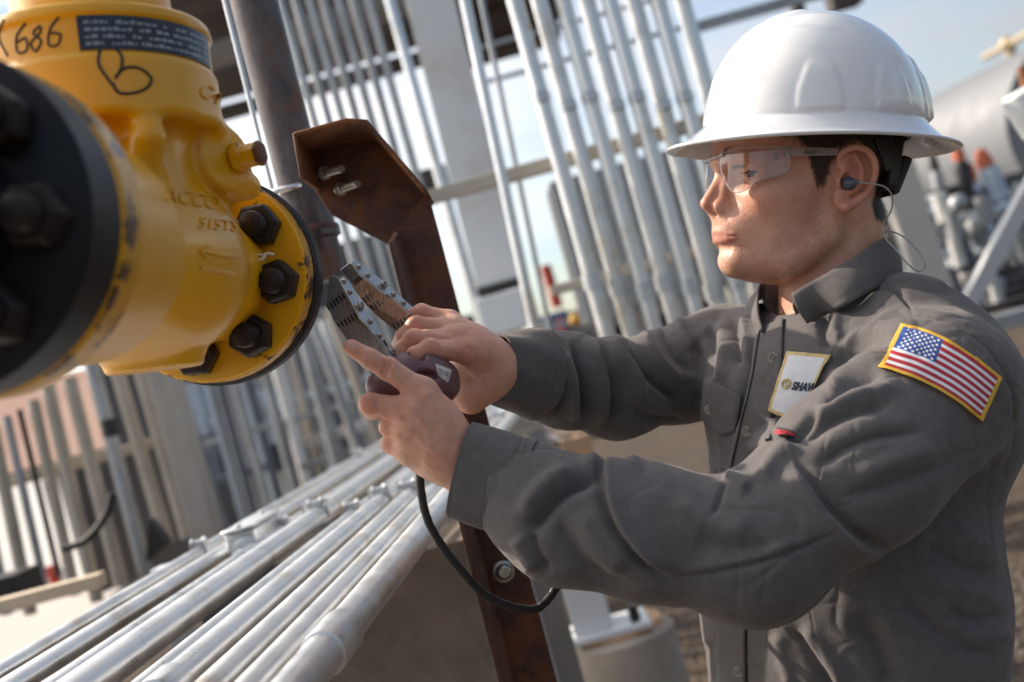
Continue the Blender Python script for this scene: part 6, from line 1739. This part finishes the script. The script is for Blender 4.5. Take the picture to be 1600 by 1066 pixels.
def slab(name, poly, pl, T, mat, parent, label=None, bevel=.0007):
    pts = [pl(x, y) for x, y in poly]; n = np.cross(pts[2] - pts[0], pts[1] - pts[0]); n /= np.linalg.norm(n); n = -n if n[2] < 0 else n
    V = [w2(q) for q in pts] + [w2(q + n * T) for q in pts]; k = len(pts)
    o = MB().add(V, [tuple(range(k)), tuple(range(2 * k - 1, k - 1, -1))] + [(i, k + i, k + (i + 1) % k, (i + 1) % k) for i in range(k)]).build(name, mat, parent, False, bevel=bevel)
    if label: o['label'] = label
    return o, n
def yoke_leg(label, face, fpl, strip, spl, lam_m, screws, slots):
    leg, n = slab('leg', face, fpl, 13., lam_m, tool, label)
    st, sn = slab('side_strip', strip, spl, 2., strip_m, leg)
    for (x, y, r) in screws:
        c = Vector(w2(spl(x, y))); ax = -(Vector(w2(sn * 1000)) - Vector(Lc)).normalized()
        q = MB().lathe(c, ax, [(0, r * 1.25), (.0008, r * 1.3), (.0014, r * 1.2)], 24)
        if r > .003: q.lathe(c + ax * .0012, ax, [(0, r), (.0028, r), (.0034, r * .85)], 6); q.lathe(c + ax * .004, ax, [(0, r * .55), (.0025, r * .5), (.003, .0003)], 14)
        else: q.lathe(c + ax * .0012, ax, [(0, r), (.001, r * .92), (.002, r * .6), (.0022, .0003)], 18)
        q.build('screw', screw_m, leg)
    for (x0, y0, x1, y1, cnt, dx, dy) in slots:
        for k in range(cnt):
            t = k / max(1, cnt - 1); cx, cy = x0 + (x1 - x0) * t, y0 + (y1 - y0) * t
            q = [(cx - dx - 1.3, cy - dy + .6), (cx - dx + 1.3, cy - dy - .6), (cx + dx + 1.3, cy + dy - .6), (cx + dx - 1.3, cy + dy + .6)]
            pts = [fpl(x, y) - n * .12 for x, y in q]; V = [w2(a) for a in pts] + [w2(a + n * .3) for a in pts]
            MB().add(V, [(0, 1, 2, 3), (7, 6, 5, 4)] + [(i, 4 + i, 4 + (i + 1) % 4, (i + 1) % 4) for i in range(4)]).build('slot', black_steel, leg, False)
    return leg
yoke_leg('dark steel leg nearer the camera', [(514, 431), (523, 430), (531, 438), (541, 458), (561, 494), (575, 508), (630, 586), (602, 618), (533, 519), (520, 500), (511, 475)], legplane(560, 520, 1060, -.32, -.12),
         [(531, 438), (537, 432), (545, 437), (554, 452), (572, 484), (585, 500), (634, 572), (630, 586), (575, 508), (561, 494), (541, 458)], legplane(575, 508, 1053, .95, -.75), dark_lam,
         [(537, 440, .0021), (546, 457, .0022), (561, 480, .0038), (578, 503, .0023), (592, 525, .0023), (609, 552, .0042)],
         [(513, 481, 537, 463, 6, 2.5, 4.5), (530, 510, 556, 494, 6, 2.8, 4.8), (585, 548, 602, 536, 3, 2.5, 4.5)])
lb2 = yoke_leg('leg with copper coloured reflections farther from the camera', [(546, 442), (558, 429), (581, 440), (640, 492), (620, 520), (588, 493), (566, 471)], legplane(590, 470, 1104, -.30, -.1),
         [(549, 410), (556, 404), (600, 440), (650, 484), (640, 493), (600, 458), (562, 428)], legplane(600, 458, 1100, .9, -.9), cop_lam,
         [(560, 418, .0021), (574, 431, .0022), (597, 447, .0038), (614, 461, .0023), (630, 474, .0023)],
         [(569, 469, 594, 452, 6, 2.6, 4.2), (581, 481, 607, 465, 6, 2.6, 4.2), (616, 510, 633, 500, 4, 2.6, 4.2)])
slab('pole_tip', [(532, 421), (550, 407), (562, 420), (560, 430), (546, 443)], legplane(545, 425, 1101, -.2, -.1), 14., simple('scuffed_steel', (.24, .24, .26), .35, .8, .2, 40, .0003), lb2)
# power cord
cordp = [(655, 700, 1046), (657, 760, 1048), (668, 812, 1052), (692, 855, 1056), (722, 893, 1060), (756, 928, 1064), (795, 947, 1070), (835, 952, 1078), (856, 937, 1086), (872, 915, 1096), (900, 880, 1120), (960, 860, 1160), (1040, 900, 1240)]
pc_ = catmull([P(*c) for c in cordp], 12); m = MB()
rs = [.0040 + .00012 * math.sin(i * 1.35) for i in range(len(pc_))]
jit = [Vector(w2(p_)) + Vector((math.sin(i * .9), 0, math.cos(i * .9))) * (.0003 if i > 60 else .0001) for i, p_ in enumerate(pc_)]
m.tube(jit, rs, 16); m.build('cord', dark_rubber, tool)
